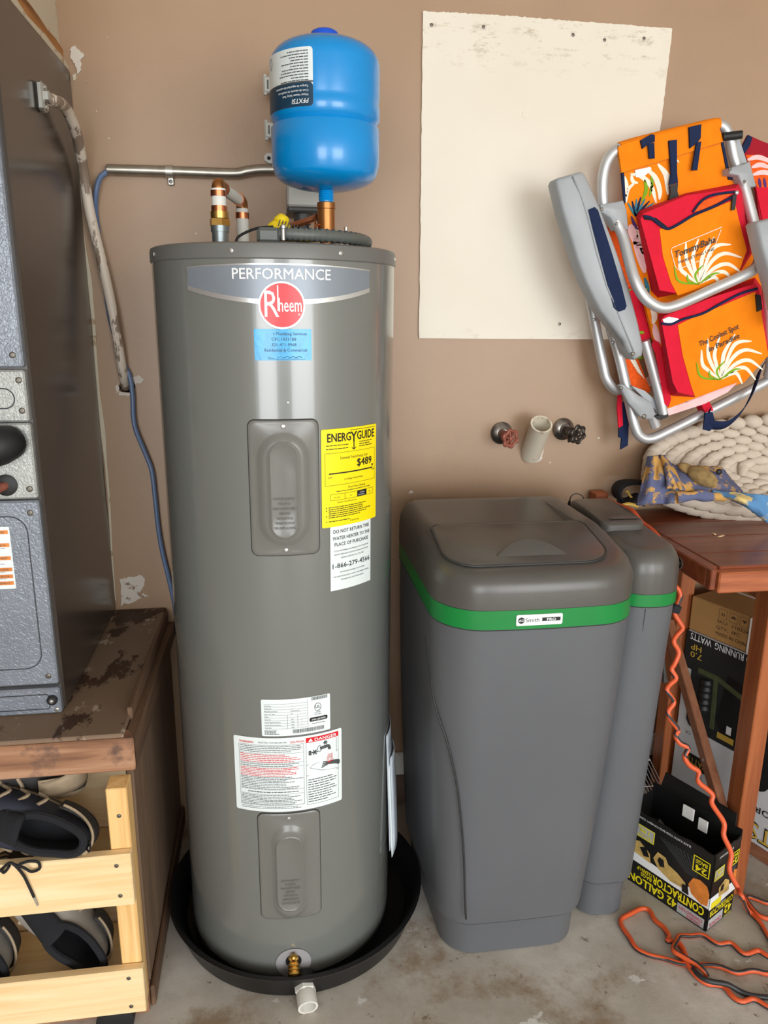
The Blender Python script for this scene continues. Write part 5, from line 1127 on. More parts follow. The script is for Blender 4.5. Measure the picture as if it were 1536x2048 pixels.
# prints: u runs with the picture, upside down
m1 = frame(bb0+eL*LL, -eL, (0, 0, 1)); m1 = flip(m1, LL, BH)
m2 = frame(bb0, eR, (0, 0, 1)); m2 = flip(m2, LR, BH)
def bagprint(par, m_, W, small):
    m = lambda u, v, w_: m_(u, BH-v, w_)
    class TM(MB):
        def text(s, t, u, v, h, mm, w=0, **kw): return MB.text(s, t, u, BH-v-h, h, m_, w, **kw)
    k = .0012; YL, SV, TN, OR, WH, BK, PK, GR = [TM() for _ in range(8)]
    if not small:
        SV.rect(.006, .075, .004, .030, m, k); PK.text("CONTRACTOR'S", .010, .008+.009, .008, m, k*2, bold=.03, width=.06); PK.text('CHOICE', .014, .006, .008, m, k*2, bold=.03, width=.035)
        YL.text('42 GALLON', .078, .008, .022, m, k, bold=.045, width=.132); YL.text('CONTRACTOR', .010, .036, .022, m, k, bold=.045, width=.135); YL.text('CLEAN-UP', .148, .048, .010, m, k, bold=.03, width=.042); YL.text('BAGS', .148, .036, .010, m, k, bold=.03, width=.03)
        WH.poly([m(u, v, k*.7) for u, v in [(.0, .062), (W, .066), (W, .095), (.13, .085), (.0, .09)]])
        OR.poly([m(u, v, k) for u, v in [(.004, .068), (.02, .064), (.045, .075), (.055, .095), (.045, .118), (.028, .124), (.010, .118), (.002, .10)]])
        TN.poly([m(u, v, k) for u, v in [(.06, .075), (.10, .072), (.135, .085), (.15, .105), (.14, .128), (.118, .126), (.11, .112), (.085, .105), (.062, .092)]]); TN.poly([m(u, v, k) for u, v in [(.155, .085), (.205, .09), (.212, .12), (.19, .128), (.16, .11)]])
        BK.poly([m(u, v, k*1.6) for u, v in [(.118, .098), (.13, .094), (.138, .106), (.134, .118), (.122, .116)]]); BK.poly([m(u, v, k*1.6) for u, v in [(.16, .10), (.175, .094), (.188, .112), (.172, .122)]]); BK.poly([m(u, v, k*1.6) for u, v in [(.05, .066), (.068, .066), (.07, .085), (.055, .09)]])
        for i in range(10): GR.poly([m(u, v, k*.8) for u, v in [(.035+.003*i, .120), (.045+.010*i, .172), (.0475+.0102*i, .172), (.0362+.003*i, .120)]])
        u0, v0, s = .008, .138, .042
        WH.text('BLACK PLASTIC TRASH BAGS FOR HEAVY CLEAN-UP', .06, .190, .0055, m, k, width=.15)
        bx_ = (.152, .208, .140, .174)
    else:
        SV.rect(.045, .108, .004, .030, m, k); PK.text("CHOICE", .052, .008, .009, m, k*2, bold=.03, width=.05)
        YL.text('42', .008, .010, .022, m, k, bold=.045, width=.03); YL.text('GALLON', .006, .0, .006, m, k, width=.03); YL.text('CONTRACTOR', .006, .036, .016, m, k, bold=.045, width=.10); YL.rect(.062, .105, .058, .076, m, k)
        WH.poly([m(u, v, k*.7) for u, v in [(.0, .062), (W, .058), (W, .092), (.0, .09)]]); WH.text('CLEAN-UP BAGS', .04, .053, .004, m, k)
        OR.poly([m(u, v, k) for u, v in [(.002, .085), (.02, .092), (.018, .125), (.004, .12)]]); TN.poly([m(u, v, k) for u, v in [(.03, .075), (.075, .078), (.08, .105), (.055, .118), (.035, .105)]]); BK.poly([m(u, v, k*1.6) for u, v in [(.06, .09), (.072, .092), (.07, .108), (.058, .106)]])
        for i in range(7): GR.poly([m(u, v, k*.8) for u, v in [(.016, .118), (.004+.009*i, .165), (.0065+.009*i, .165), (.0175, .118)]])
        u0, v0, s = .006, .142, .036; WH.text('BLACK TRASH BAGS', .035, .19, .0055, m, k, width=.06); bx_ = (.068, .108, .135, .165)
    t = .0025
    for a in ((u0, u0+s, v0, v0+t), (u0, u0+s, v0+s-t, v0+s), (u0, u0+t, v0, v0+s), (u0+s-t, u0+s, v0, v0+s)): YL.rect(*a, m, k*1.5)
    YL.text('24', u0+s/2, v0+s*.12, s*.36, m, k*1.5, bold=.05, align='C', width=s*.66); YL.text('BAGS', u0+s/2, v0+s*.58, s*.24, m, k*1.5, bold=.04, align='C', width=s*.66)
    SV.rect(*bx_, m, k*1.2); w_ = bx_[1]-bx_[0]; h_ = bx_[3]-bx_[2]
    for a in ((bx_[0], bx_[1], bx_[2], bx_[2]+t), (bx_[0], bx_[1], bx_[3]-t, bx_[3]), (bx_[0], bx_[0]+t, bx_[2], bx_[3]), (bx_[1]-t, bx_[1], bx_[2], bx_[3])): YL.rect(*a, m, k*1.7)
    YL.text('HEAVY-DUTY', bx_[0]+w_/2, bx_[2]+h_*.16, h_*.2, m, k*2, bold=.03, align='C', width=w_*.8); YL.text('3 MIL', bx_[0]+w_/2, bx_[2]+h_*.48, h_*.32, m, k*2, bold=.04, align='C', width=w_*.55)
    for mb_, nm, mt in ((SV, 'silver_print', 'baggry'), (WH, 'white_print', 'white'), (GR, 'grey_print', 'gink'), (OR, 'orange_print', 'bagor'), (TN, 'tan_print', 'bagtan'), (BK, 'black_print', 'ink'), (PK, 'pink_print', 'pink'), (YL, 'yellow_print', 'bagyel')):
        mb_.build(nm, mt, par)
bagprint(f1, m1, LL, False); bagprint(f2, m2, LR, True)

# ================================================================== orange and black extension cord
ec = thing('extension_cord', (1.0, 1.35, 0), 'orange and black outdoor extension cord coming off the table and coiling on the floor', 'cord')
def run(pts, r=.0056, side=1, n=6, ph=0):
    P = cat(pts, n); MB().tube(P, r, 10).build('cord_run', 'orange', ec, 80)
    T = [(P[min(i+1, len(P)-1)]-P[max(i-1, 0)]).normalized() for i in range(len(P))]
    S = [];
    for i, p in enumerate(P):
        u = T[i].cross(V((0, 0, 1))); u = u.normalized() if u.length > .05 else V((1, 0, 0)); v = u.cross(T[i])
        a = ph+side*i*.11; S.append(p+(u*math.cos(a)+v*math.sin(a))*r*.42)
    MB().tube(S, r*.70, 8).build('black_stripe', 'cordblk', ec, 80)
hang = [(490, 150), (545, 190), (565, 250), (540, 320), (520, 390), (560, 460), (582, 510), (532, 570), (512, 620), (552, 700), (520, 790), (495, 840), (530, 910), (480, 960), (458, 1010), (512, 1100), (470, 1170), (480, 1230), (545, 1320), (528, 1370), (560, 1430), (625, 1470), (600, 1540), (640, 1610), (712, 1660), (710, 1740), (780, 1800), (825, 1850), (820, 1920)]
hp_ = []
for i, (x, y) in enumerate(hang): hp_.append(z6(x, y, Y=1.50-.15*(i/len(hang))))
for i, (x, y) in enumerate([(925, 540), (925, 640), (980, 770), (968, 900), (1030, 1030)]): hp_.append(z7(x, y, Y=1.345-.012*i))
hp_ += [z7(1066, 1110, Y=1.275), z7(1100, 1190, Z=.02), z7(1190, 1280, Z=.008), z7(1256, 1390, Z=.007), z7(1330, 1520, Z=.007)]
run(hp_, .0056, .5, 5, 2.2)
def zx(x, y, X): return at(1120+x/3.692, 800+y/3.692, X=X)
run([zx(255, 775, .848), zx(350, 742, .868), zx(430, 775, .872), zx(530, 815, .874), zx(600, 900, .874), zx(680, 960, .874), zx(730, 1020, .873), zx(756, 1075, .872), z6(455, 60, X=.872), z6(478, 110, X=.874), z6(490, 150, Y=1.50)], .0056, .2, 6, 4)
def fl_(L): return [z7(x, y, Z=zz) for x, y, zz in L]
def F0(L, zz=.0065): return [(x, y, zz) for x, y in L]
run(fl_(F0([(545, 1425), (505, 1425), (515, 1390), (480, 1330), (410, 1270), (370, 1200), (310, 1185), (230, 1222), (158, 1265), (165, 1320), (220, 1400), (270, 1480), (360, 1530), (480, 1560), (600, 1598), (690, 1610), (790, 1605), (900, 1620), (1020, 1665), (1140, 1650), (1256, 1675), (1400, 1690)])), .0056, .35, 6, 3.5)
run(fl_(F0([(1400, 1600), (1256, 1540), (1180, 1500), (1080, 1525), (980, 1445), (880, 1450), (770, 1385), (680, 1390)])+[(595, 1390, .008), (572, 1430, .012), (548, 1495, .018), (620, 1545, .018), (720, 1600, .018), (775, 1650, .016), (800, 1690, .007)]), .0056, -.3, 6, 4.2)
run(fl_([(640, 1535, .0065), (618, 1480, .0065), (590, 1442, .0065)]), .0056, .1, 5, 4.5)
run(fl_([(590, 1520, .0065), (650, 1600, .008), (720, 1690, .008), (800, 1745, .0065), (920, 1765, .0065), (990, 1840, .0065), (1060, 1880, .0065), (1150, 1862, .0065), (1256, 1920, .0065), (1400, 1990, .0065)]), .0056, .3, 6, 4.4)
P = cat(fl_([(690, 1640, .010), (760, 1700, .016), (830, 1730, .017), (950, 1752, .016), (1040, 1800, .008), (1130, 1835, .007), (1256, 1850, .007), (1400, 1850, .007)]), 6); MB().tube(P, .0056, 10).build('black_run', 'cordblk', ec, 80)
run(fl_([(1400, 1150, .007), (1256, 1145, .007), (1180, 1118, .007), (1112, 1095, .007), (1092, 1115, .007), (1160, 1210, .007), (1230, 1255, .007), (1400, 1280, .007)]), .0054, .2, 6, 1.6)
st_ = MB(); c = z6(525, 350, Y=1.475); st_.box(c, (.020, .016, .018), Matrix.Rotation(.3, 3, 'Y'), .002); st_.box(c+V((-.018, .0, -.006)), (.024, .012, .010), Matrix.Rotation(-.5, 3, 'Y'), .002); st_.build('cable_tie', 'blkcloth', ec)
# ================================================================== folded beach chair hanging on the wall
def zc(x, y, Y): return at(1090+x/3.011, 220+y/3.011, Y=Y)
def outl(pts, Y): return [zc(x, y, Y) for x, y in pts]
bc1 = thing('beach_chair', (1.0, 1.80, 1.08), 'folded aluminium beach chair in orange floral fabric hanging in front of the white board', 'beach chair')
TR_ = .0126
def tb_(pts, name='frame_tube', par=None, r=TR_, n=6, mat='alu'):
    return MB().tube(cat([zc(*p) for p in pts], n), r, 14).build(name, mat, par or bc1, 60)
def slab(name, pts, Y, th, mat, par=None, bev=.0, lab=None, smooth=0):
    if smooth: pts = [(p.x, p.y) for p in cat([(x, y, 0) for x, y in pts], smooth, True)]
    A = outl(pts, Y+bev)
    B = [p+V((0, th-bev, 0)) for p in A]; mb = MB()
    if bev:
        cx = sum(p[0] for p in pts)/len(pts); cy = sum(p[1] for p in pts)/len(pts); n = len(pts); ins = []
        for i in range(n):
            a, b, c = V((*pts[i-1], 0)), V((*pts[i], 0)), V((*pts[(i+1) % n], 0)); t = (c-a).normalized(); nr = V((-t.y, t.x, 0)); ins.append(nr)
        ar = sum(pts[i-1][0]*pts[i][1]-pts[i][0]*pts[i-1][1] for i in range(n)); sg = 1 if ar > 0 else -1
        Fp = [(pts[i][0]+ins[i].x*sg*bev*2600, pts[i][1]+ins[i].y*sg*bev*2600) for i in range(n)]
        C_ = outl(Fp, Y+bev); C_ = [p+V((0, -bev, 0)) for p in C_]
        mb.add(C_, [tuple(t) for t in tessellate_polygon([C_])]); mb.add(C_+A, [(i, (i+1) % n, (i+1) % n+n, i+n) for i in range(n)]); mb.add(A+B, [(i, (i+1) % n, (i+1) % n+n, i+n) for i in range(n)])
        mb.add(B, [tuple(t) for t in tessellate_polygon([B])])
    else: mb.prism(A, B)
    return mb.build(name, mat, par or bc1, 50, lab)
# tubes
tb_([(362, 640, 1.80), (347, 520, 1.80), (350, 400, 1.80), (378, 300, 1.80), (440, 238, 1.80), (560, 205, 1.80), (800, 145, 1.80), (990, 98, 1.80), (1070, 100, 1.80), (1115, 180, 1.80), (1140, 290, 1.80), (1185, 420, 1.80)], 'back_frame')
tb_([(425, 660, 1.775), (470, 760, 1.765), (505, 900, 1.745), (540, 1020, 1.725), (590, 1115, 1.715), (650, 1170, 1.712), (720, 1192, 1.712), (820, 1165, 1.712), (1000, 1085, 1.712), (1200, 995, 1.712), (1270, 945, 1.72), (1292, 870, 1.735), (1270, 740, 1.75), (1225, 560, 1.765), (1190, 430, 1.775)], 'support_bar')
tb_([(262, 1080, 1.86), (300, 1280, 1.86), (345, 1520, 1.86), (375, 1630, 1.86), (440, 1690, 1.86), (560, 1660, 1.86), (900, 1520, 1.86), (1300, 1350, 1.86)], 'seat_frame')
tb_([(395, 1310, 1.84), (450, 1500, 1.835), (500, 1720, 1.83), (540, 1900, 1.825), (575, 1965, 1.825), (640, 1978, 1.825), (760, 1925, 1.825), (1000, 1805, 1.825), (1260, 1675, 1.825), (1343, 1630, 1.825), (1420, 1590, 1.825)], 'leg_frame')
tb_([(600, 1390, 1.80), (640, 1530, 1.80), (690, 1720, 1.80), (715, 1830, 1.80)], 'inner_tube'); tb_([(640, 1830, 1.815), (668, 1905, 1.82)], 'inner_tube')
tb_([(1330, 1050, 1.79), (1343, 1200, 1.79), (1360, 1500, 1.80), (1345, 1600, 1.815)], 'leg_frame')
for x, y, Y_ in ((298, 1262, 1.847), (412, 1400, 1.825)): screw(bc1, zc(x, y, Y_), (0, -1, 0), .004)
# rear towelling fabric seen between the tubes
slab('seat_fabric', [(352, 690), (460, 740), (520, 960), (600, 1150), (640, 1370), (585, 1390), (500, 1080)], 1.815, .006, 'f_terry')
slab('seat_fabric_red', [(480, 1060), (560, 1080), (605, 1150), (640, 1370), (580, 1390), (530, 1200)], 1.81, .004, 'f_red')
slab('seat_fabric_lower', [(470, 1400), (540, 1440), (600, 1600), (640, 1690), (600, 1720), (500, 1640)], 1.845, .006, 'f_terry')
slab('white_leaf', [(490, 1440), (530, 1470), (570, 1560), (600, 1620), (560, 1580), (510, 1500)], 1.842, .002, 'f_wht'); slab('green_leaf', [(485, 1410), (560, 1460), (600, 1500), (540, 1500)], 1.842, .002, 'f_grn')
slab('green_leaf', [(478, 1075), (525, 1078), (500, 1100), (485, 1105)], 1.806, .002, 'f_grn'); slab('green_leaf', [(548, 1335), (590, 1330), (600, 1345), (560, 1350)], 1.806, .002, 'f_grn')
# back fabric
bf_ = slab('back_fabric', [(440, 215), (500, 190), (1000, 72), (1045, 75), (1075, 230), (1115, 420), (1190, 460), (1250, 700), (1290, 880), (1330, 1080), (1343, 1480), (1200, 1640), (740, 1800), (700, 1640), (660, 1400), (590, 1120), (540, 960), (490, 700), (470, 400)], 1.790, .010, 'f_or')
mb = MB(); SL = cat([zc(448, 236, 1.80), zc(560, 203, 1.80), zc(800, 143, 1.80), zc(990, 97, 1.80), zc(1042, 92, 1.80)], 6); mb.tube(SL, .0152, 16); mb.build('fabric_sleeve', 'f_or', bf_, 60)
slab('sleeve_flap', [(440, 222), (500, 196), (1000, 78), (1045, 82), (1075, 190), (760, 288), (462, 378)], 1.7835, .007, 'f_or', bf_)
slab('navy_piping', [(440, 214), (455, 222), (478, 395), (487, 560), (478, 560), (462, 390)], 1.787, .006, 'f_navy', bf_); slab('navy_piping', [(1035, 72), (1050, 80), (1085, 235), (1118, 400), (1150, 402), (1150, 418), (1105, 420), (1070, 235)], 1.787, .006, 'f_navy', bf_)
mb = MB(); mb.tube(cat([zc(460, 380, 1.789), zc(760, 290, 1.789), zc(1075, 196, 1.789)], 6), .0010, 5); mb.build('stitch_line', 'bagor', bf_)
def leaf(name, pts, w0, mat, Y, par):
    """curved tapering frond printed on the cloth"""
    P = cat([(x, y, 0) for x, y in pts], 5); n = len(P); Lp = []; Rp = []
    for i, p in enumerate(P):
        t = (P[min(i+1, n-1)]-P[max(i-1, 0)]).normalized(); nr = V((-t.y, t.x, 0)); wd_ = w0*(.15+math.sin(PI*min(1, (i+.4)/(n-.3)))**.7)
        Lp.append(p+nr*wd_/2); Rp.append(p-nr*wd_/2)
    mb = MB(); q = [zc(p.x, p.y, Y) for p in Lp+Rp[::-1]]; vs = q+[p+V((0, .0012, 0)) for p in q]; N = len(q); fs = [(i, i+1, N-2-i, N-1-i) for i in range(n-1)]
    fs += [tuple(k+N for k in f) for f in fs[:n-1]]+[(i, (i+1) % N, (i+1) % N+N, i+N) for i in range(N)]; mb.add(vs, fs); return mb.build(name, mat, par, 60)
Yb = 1.7885
for pts, w_, m in [([(480, 400), (490, 460), (482, 540)], 22, 'f_wht'), ([(540, 440), (500, 480), (488, 560)], 18, 'f_wht'), ([(515, 385), (580, 400), (640, 460), (670, 560)], 26, 'f_wht'), ([(600, 350), (660, 400), (690, 480), (690, 540)], 28, 'f_wht'), ([(680, 325), (730, 390), (745, 470), (742, 510)], 34, 'f_wht'), ([(520, 390), (530, 430), (560, 440)], 20, 'f_wht'), ([(600, 420), (610, 480), (585, 550)], 20, 'f_grn'), ([(640, 400), (645, 450), (630, 520)], 16, 'f_grn'), ([(740, 240), (780, 290), (808, 315)], 12, 'f_wht')]: leaf('leaf_print', pts, w_, m, Yb, bf_)
for i in range(7): leaf('flower_print', [(545, 640), (500+26*i, 560-12*(3-abs(i-3)))], 12, ('f_teal', 'f_navy')[i % 2], Yb-.0003, bf_)
for pts, w_, m in [([(515, 690), (530, 740), (560, 830)], 46, 'f_pink'), ([(540, 760), (570, 850), (600, 980)], 50, 'f_pink'), ([(560, 700), (570, 780), (590, 870)], 26, 'f_wht'), ([(520, 640), (545, 700), (575, 720)], 18, 'f_pur'), ([(600, 1010), (615, 1060), (625, 1110)], 22, 'f_teal'), ([(600, 1060), (612, 1090), (640, 1130)], 18, 'f_grn'), ([(640, 1200), (660, 1240), (650, 1290)], 30, 'f_wht'), ([(660, 1290), (670, 1350), (690, 1410)], 34, 'f_pink'), ([(650, 1400), (680, 1440), (700, 1500)], 44, 'f_red'), ([(715, 1530), (710, 1600), (700, 1660)], 30, 'f_pink'), ([(700, 1640), (725, 1700), (745, 1730)], 36, 'f_pur')]: leaf('flower_print', pts, w_, m, Yb, bf_)
slab('red_border', [(650, 1380), (690, 1400), (760, 1740), (745, 1790), (720, 1770), (690, 1600)], 1.7875, .002, 'f_red', bf_)
slab('pale_border', [(735, 1800), (960, 1715), (1160, 1640), (1100, 1700), (960, 1770), (745, 1840)], 1.790, .006, 'f_pink', bf_)
for i in range(5): leaf('stripe_print', [(1150+8*i, 545+48*i), (1190+6*i, 575+46*i), (1225+5*i, 640+38*i)], 22, ('f_teal', 'f_pur', 'f_navy', 'f_navy', 'f_pur')[i], Yb, bf_)
# pouches
def pouch_(name, back, front, Yk, Yf, mat):
    A = outl(back, Yk); B = outl(front, Yf); mb = MB(); mb.prism(A, B); return mb.build(name, mat, bc1, 30)
k1 = pouch_('upper_pouch', [(548, 640), (570, 604), (850, 500), (1168, 440), (1195, 480), (1250, 860), (1185, 960), (930, 1060), (680, 1130), (640, 1090), (600, 900)], [(575, 660), (592, 625), (850, 515), (1150, 470), (1172, 500), (1222, 850), (1165, 950), (930, 1060), (800, 1105), (690, 1085), (640, 900)], 1.789, 1.735, 'f_red')
fr1 = slab('pouch_front', [(690, 715), (760, 715), (900, 640), (1140, 540), (1165, 650), (1215, 842), (1165, 985), (960, 1065), (800, 1118), (760, 1040), (710, 880)], 1.7335, .004, 'f_or', k1)
slab('zip_opening', [(880, 620), (960, 545), (1070, 505), (1130, 505), (1040, 560), (940, 605)], 1.7340, .002, 'f_terry', k1)
mb = MB(); mb.tube(cat([zc(x, y, 1.732) for x, y in [(595, 640), (640, 650), (690, 690), (740, 715), (800, 690), (900, 630), (1020, 580), (1145, 515)]], 5), .0032, 7); mb.tube(cat([zc(x, y, 1.732) for x, y in [(890, 615), (940, 550), (1000, 515), (1080, 500), (1150, 492)]], 5), .0028, 7); mb.build('zip', 'f_navy', k1)
slab('zip_end_flap', [(592, 635), (670, 650), (735, 700), (725, 712), (650, 665), (600, 660)], 1.7325, .003, 'blkcloth', k1)
slab('zip_pull', [(1130, 510), (1155, 515), (1145, 600), (1124, 605)], 1.727, .004, 'black_rub', k1); MB().ell(zc(1155, 498, 1.728), (.005, .004, .005), None, 8, 6).build('zip_slider', 'alu', k1)
def fronds(par, ox, oy, s, Y):
    tips = [(-75, -60, -112, -100, -118, -190), (-50, -90, -75, -160, -78, -260), (-25, -100, -35, -170, 0, -280), (15, -110, 30, -180, 95, -290), (70, -190, 120, -240, 200, -245), (80, -140, 160, -190, 265, -165), (90, -95, 180, -125, 270, -65), (85, -60, 160, -75, 225, 0), (60, -35, 105, -40, 140, 25)]
    for a, b, c, d, e, f in tips: leaf('palm_frond', [(ox+a*s*.12, oy+b*s*.12), (ox+a*s, oy+b*s), (ox+c*s, oy+d*s), (ox+e*s, oy+f*s)], 21*s, 'f_wht', Y, par)
    for a, b, c, d in [(-120, -20, -150, -110), (-20, -60, 30, -120), (80, -60, 130, -70), (-60, -20, -70, -60)]: leaf('palm_leaf', [(ox, oy), (ox+a*s, oy+b*s), (ox+c*s, oy+d*s)], 12*s, 'f_grn', Y-.0004, par)
fronds(fr1, 925, 1050, .98, 1.7322)
lg = MB(); o1 = zc(790, 895, 1.7305); o2 = zc(1030, 800, 1.7305); ux = (o2-o1).normalized(); fmx = frame(o1, ux, V((0, 0, 1))-ux*ux.z)
lg.text('TommyBaha', 0, .002, .0145, fmx, .0006, width=(o2-o1).length, shear=.35, bold=.02); lg.text('MARKETING LINE', .003, -.014, .0065, fmx, .0006, width=(o2-o1).length*.9); lg.build('embroidered_text', 'ink', fr1)
mb = MB(); mb.tube([zc(x, y, 1.7318) for x, y in [(1065, 705), (765, 830), (760, 850), (785, 945), (800, 960), (1000, 880), (1060, 720)]], .0010, 5); mb.build('patch_outline', 'f_wht', fr1)
k2 = pouch_('lower_pouch', [(680, 1240), (700, 1215), (1000, 1110), (1265, 1010), (1300, 1060), (1350, 1470), (1100, 1640), (900, 1730), (760, 1720), (735, 1680)], [(700, 1265), (720, 1240), (1000, 1130), (1250, 1050), (1285, 1090), (1343, 1470), (1100, 1640), (905, 1725), (800, 1700), (770, 1640)], 1.789, 1.735, 'f_red')
fr2 = slab('pouch_front', [(800, 1295), (860, 1265), (1060, 1180), (1265, 1095), (1300, 1200), (1345, 1478), (1120, 1640), (905, 1730), (880, 1660), (830, 1480)], 1.7335, .004, 'f_or', k2)
mb = MB(); mb.tube(cat([zc(x, y, 1.732) for x, y in [(700, 1285), (760, 1290), (830, 1260), (950, 1225), (1060, 1165), (1180, 1105), (1280, 1075)]], 5), .0030, 7); mb.build('zip', 'f_navy', k2)
slab('foil_lining', [(708, 1262), (745, 1245), (800, 1255), (820, 1270), (770, 1290), (720, 1285)], 1.7325, .003, 'alu', k2); slab('zip_pull', [(1270, 1110), (1300, 1115), (1310, 1200), (1280, 1215)], 1.728, .004, 'black_rub', k2)
fronds(fr2, 1055, 1625, .95, 1.7322)
lg = MB(); o1 = zc(935, 1425, 1.7305); o2 = zc(1170, 1315, 1.7305); ux = (o2-o1).normalized(); fmx = frame(o1, ux, V((0, 0, 1))-ux*ux.z)
lg.text('The Coolest Spot', 0, 0, .0125, fmx, .0006, width=(o2-o1).length*1.0, shear=.15, bold=.02); lg.text('in Paradise', .018, -.0215, .0125, fmx, .0006, width=(o2-o1).length*.78, shear=.15, bold=.02); lg.build('embroidered_text', 'ink', fr2)
# brackets, arm rest, links
arm = slab('arm_rest', [(60, 440), (72, 412), (200, 376), (222, 376), (240, 395), (325, 580), (420, 830), (500, 1060), (560, 1290), (590, 1430), (582, 1480), (535, 1505), (492, 1450), (470, 1390), (400, 1300), (325, 1205), (240, 1035), (185, 890), (150, 770), (100, 610)], 1.745, .05, 'armgrey', bev=.006)
mb = MB(); rdg = outl([(165, 400), (215, 510), (255, 640), (310, 860), (370, 1060), (450, 1250), (530, 1450)], 1.7455); lf = outl([(78, 430), (112, 610), (160, 770), (195, 890), (250, 1035), (335, 1205), (500, 1440)], 1.7455)
mb.loft([rdg, [p+V((0, .012, 0)) for p in lf]], False, False, False); mb.loft([[p+V((0, -.003, 0)) for p in rdg], rdg], False, False, False)
mb.build('arm_facet', 'armgrey', arm, solid=.003)
slab('navy_inlay', [(262, 600), (300, 584), (320, 604), (400, 850), (460, 1050), (492, 1180), (482, 1202), (442, 1216), (416, 1190), (380, 1060), (335, 890), (290, 720)], 1.7425, .004, 'f_navy', arm); screw(arm, zc(530, 1468, 1.744), (0, -1, 0), .005, 'dscrew')
b1 = slab('bracket', [(330, 570), (470, 545), (490, 600), (502, 722), (432, 722), (392, 650), (332, 612)], 1.762, .035, 'armgrey', bev=.003); screw(b1, zc(342, 597, 1.762), (0, -1, 0), .004, 'dscrew'); screw(b1, zc(432, 685, 1.762), (0, -1, 0), .004, 'dscrew')
b2 = slab('bracket', [(1105, 350), (1195, 325), (1232, 308), (1250, 380), (1272, 462), (1192, 472), (1160, 395), (1105, 388)], 1.762, .035, 'armgrey', bev=.003); screw(b2, zc(1115, 355, 1.762), (0, -1, 0), .004, 'dscrew'); screw(b2, zc(1200, 432, 1.762), (0, -1, 0), .004, 'dscrew')
slab('strut', [(1140, 170), (1172, 178), (1215, 310), (1235, 345), (1190, 350), (1165, 250)], 1.79, .012, 'armgrey')
l1 = slab('link', [(445, 1660), (460, 1650), (480, 1655), (560, 1715), (640, 1760), (665, 1830), (645, 1862), (600, 1862), (570, 1845), (500, 1765)], 1.79, .014, 'armgrey', bev=.003); screw(l1, zc(460, 1674, 1.79), (0, -1, 0), .0045, 'dscrew'); screw(l1, zc(598, 1845, 1.79), (0, -1, 0), .006, 'dscrew')
slab('link', [(520, 1660), (600, 1690), (690, 1770), (720, 1830), (700, 1850), (660, 1800), (600, 1740)], 1.812, .012, 'armgrey'); slab('link_stop', [(665, 1845), (740, 1830), (742, 1848), (700, 1868)], 1.79, .02, 'black_rub')
tb_([(1070, 162, 1.785), (1130, 155, 1.78), (1185, 148, 1.775)], 'foam_grip', r=.0092, mat='black_rub')
# straps
slab('strap_loop', [(578, 182), (640, 145), (662, 150), (662, 190), (625, 205), (590, 232)], 1.777, .007, 'f_navy'); slab('strap', [(622, 205), (658, 196), (662, 290), (630, 292)], 1.776, .005, 'f_navy')
slab('strap', [(748, 184), (795, 178), (796, 380), (802, 440), (750, 450), (762, 380)], 1.777, .006, 'f_navy'); slab('buckle', [(755, 452), (802, 442), (798, 490), (812, 535), (790, 550), (748, 538), (758, 500)], 1.774, .008, 'black_rub')
slab('strap_loop', [(870, 102), (942, 85), (938, 170), (920, 195), (875, 230)], 1.777, .006, 'f_navy'); slab('strap', [(915, 195), (942, 188), (918, 362), (886, 362)], 1.776, .005, 'f_navy')
slab('strap_wrap', [(925, 1745), (975, 1730), (1000, 1775), (1015, 1810), (965, 1822), (945, 1780)], 1.808, .034, 'f_red')
slab('care_tag', [(542, 362), (635, 342), (642, 358), (600, 398), (548, 405)], 1.7868, .0012, 'white')
def ribbon(name, pts, wv, mat, par=bc1):
    P = cat([zc(*p) for p in pts], 6); mb = MB(); mb.grid(lambda a, b: P[round(a*(len(P)-1))]+V(wv)*(b-.5), len(P), 3); return mb.build(name, mat, par, 80, solid=.002)
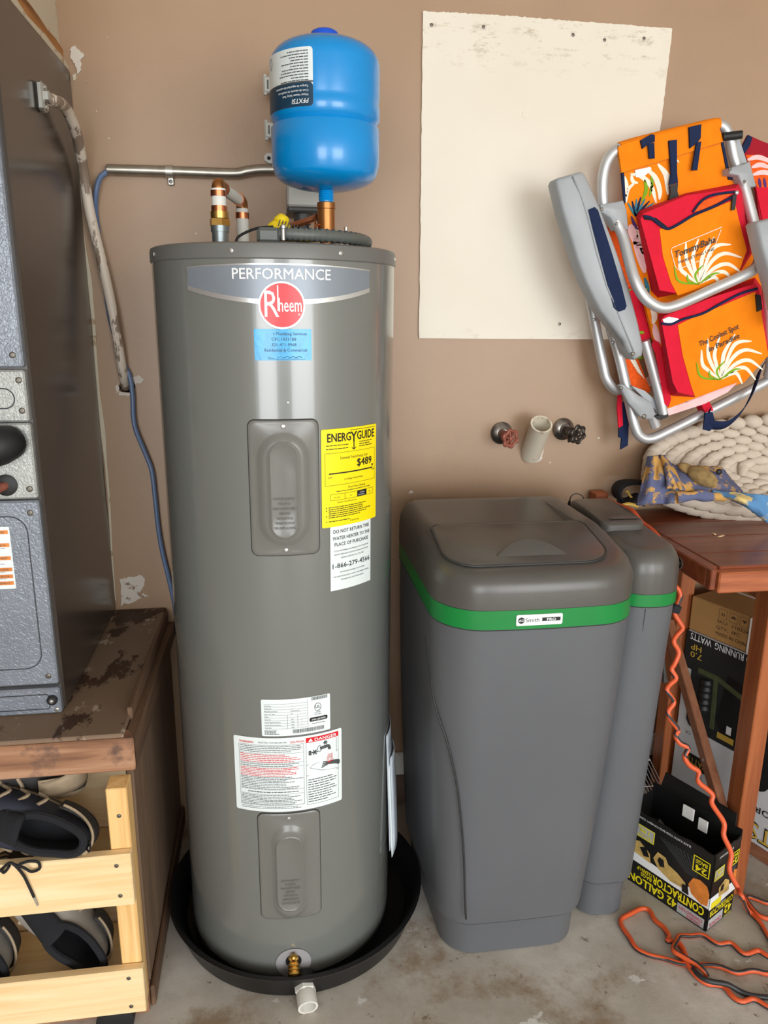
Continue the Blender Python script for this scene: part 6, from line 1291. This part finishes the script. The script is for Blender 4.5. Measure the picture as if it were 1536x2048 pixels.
ribbon('carry_strap', [(985, 1815, 1.80), (975, 1880, 1.795), (1040, 1900, 1.785), (1110, 1885, 1.78), (1190, 1810, 1.78), (1250, 1700, 1.785), (1290, 1580, 1.795), (1310, 1540, 1.80)], (.004, -.012, .022), 'f_navy')
slab('strap_end', [(965, 1825), (1010, 1820), (1030, 1900), (990, 1935), (955, 1925)], 1.79, .005, 'f_navy')
slab('strap_end', [(440, 1720), (462, 1715), (470, 1900), (444, 1915), (436, 1800)], 1.85, .005, 'f_red'); slab('strap_end', [(462, 1760), (482, 1760), (505, 1890), (500, 2020), (455, 2045), (462, 1980), (445, 1970), (445, 1915), (468, 1900)], 1.853, .005, 'f_navy')

# second chair behind, cut by the picture edge
bc2 = thing('beach_chair', (1.25, 1.86, 1.1), 'second folded beach chair with dark red fabric at the right picture edge', 'beach chair')
f2_ = slab('back_fabric', [(1185, 230), (1225, 150), (1300, 185), (1420, 230), (1500, 900), (1420, 1100), (1330, 1000), (1290, 640), (1270, 470), (1215, 300)], 1.862, .008, 'f_dred', bc2)
slab('orange_print', [(1210, 270), (1300, 270), (1420, 330), (1440, 470), (1280, 470), (1240, 370)], 1.8605, .002, 'f_terry', f2_)
slab('red_panel', [(1270, 465), (1440, 470), (1440, 700), (1310, 660)], 1.8600, .002, 'f_red', f2_)
for pts in ([(1220, 300), (1290, 285), (1400, 330)], [(1250, 390), (1320, 375), (1420, 400)], [(1245, 345), (1300, 330), (1360, 350)]): leaf('leaf_print', pts, 26, 'f_pink', 1.8595, f2_)
for x in (1290, 1320): leaf('stripe_print', [(x, 410), (x+4, 440), (x+10, 468)], 16, 'f_pur', 1.8595, f2_)
slab('navy_piping', [(1185, 230), (1225, 150), (1250, 165), (1235, 215), (1205, 260)], 1.858, .005, 'f_navy', bc2)
arm2 = slab('arm_rest', [(1266, 690), (1279, 672), (1410, 640), (1480, 640), (1480, 1300), (1424, 1300), (1364, 1060), (1304, 850)], 1.650, .042, 'armgrey', bc2, bev=.006)
tb_([(1400, 1250, 1.80), (1420, 1450, 1.80), (1440, 1650, 1.80)], 'leg_frame', bc2); tb_([(1480, 300, 1.85), (1500, 700, 1.85), (1480, 1300, 1.85)], 'back_frame', bc2)
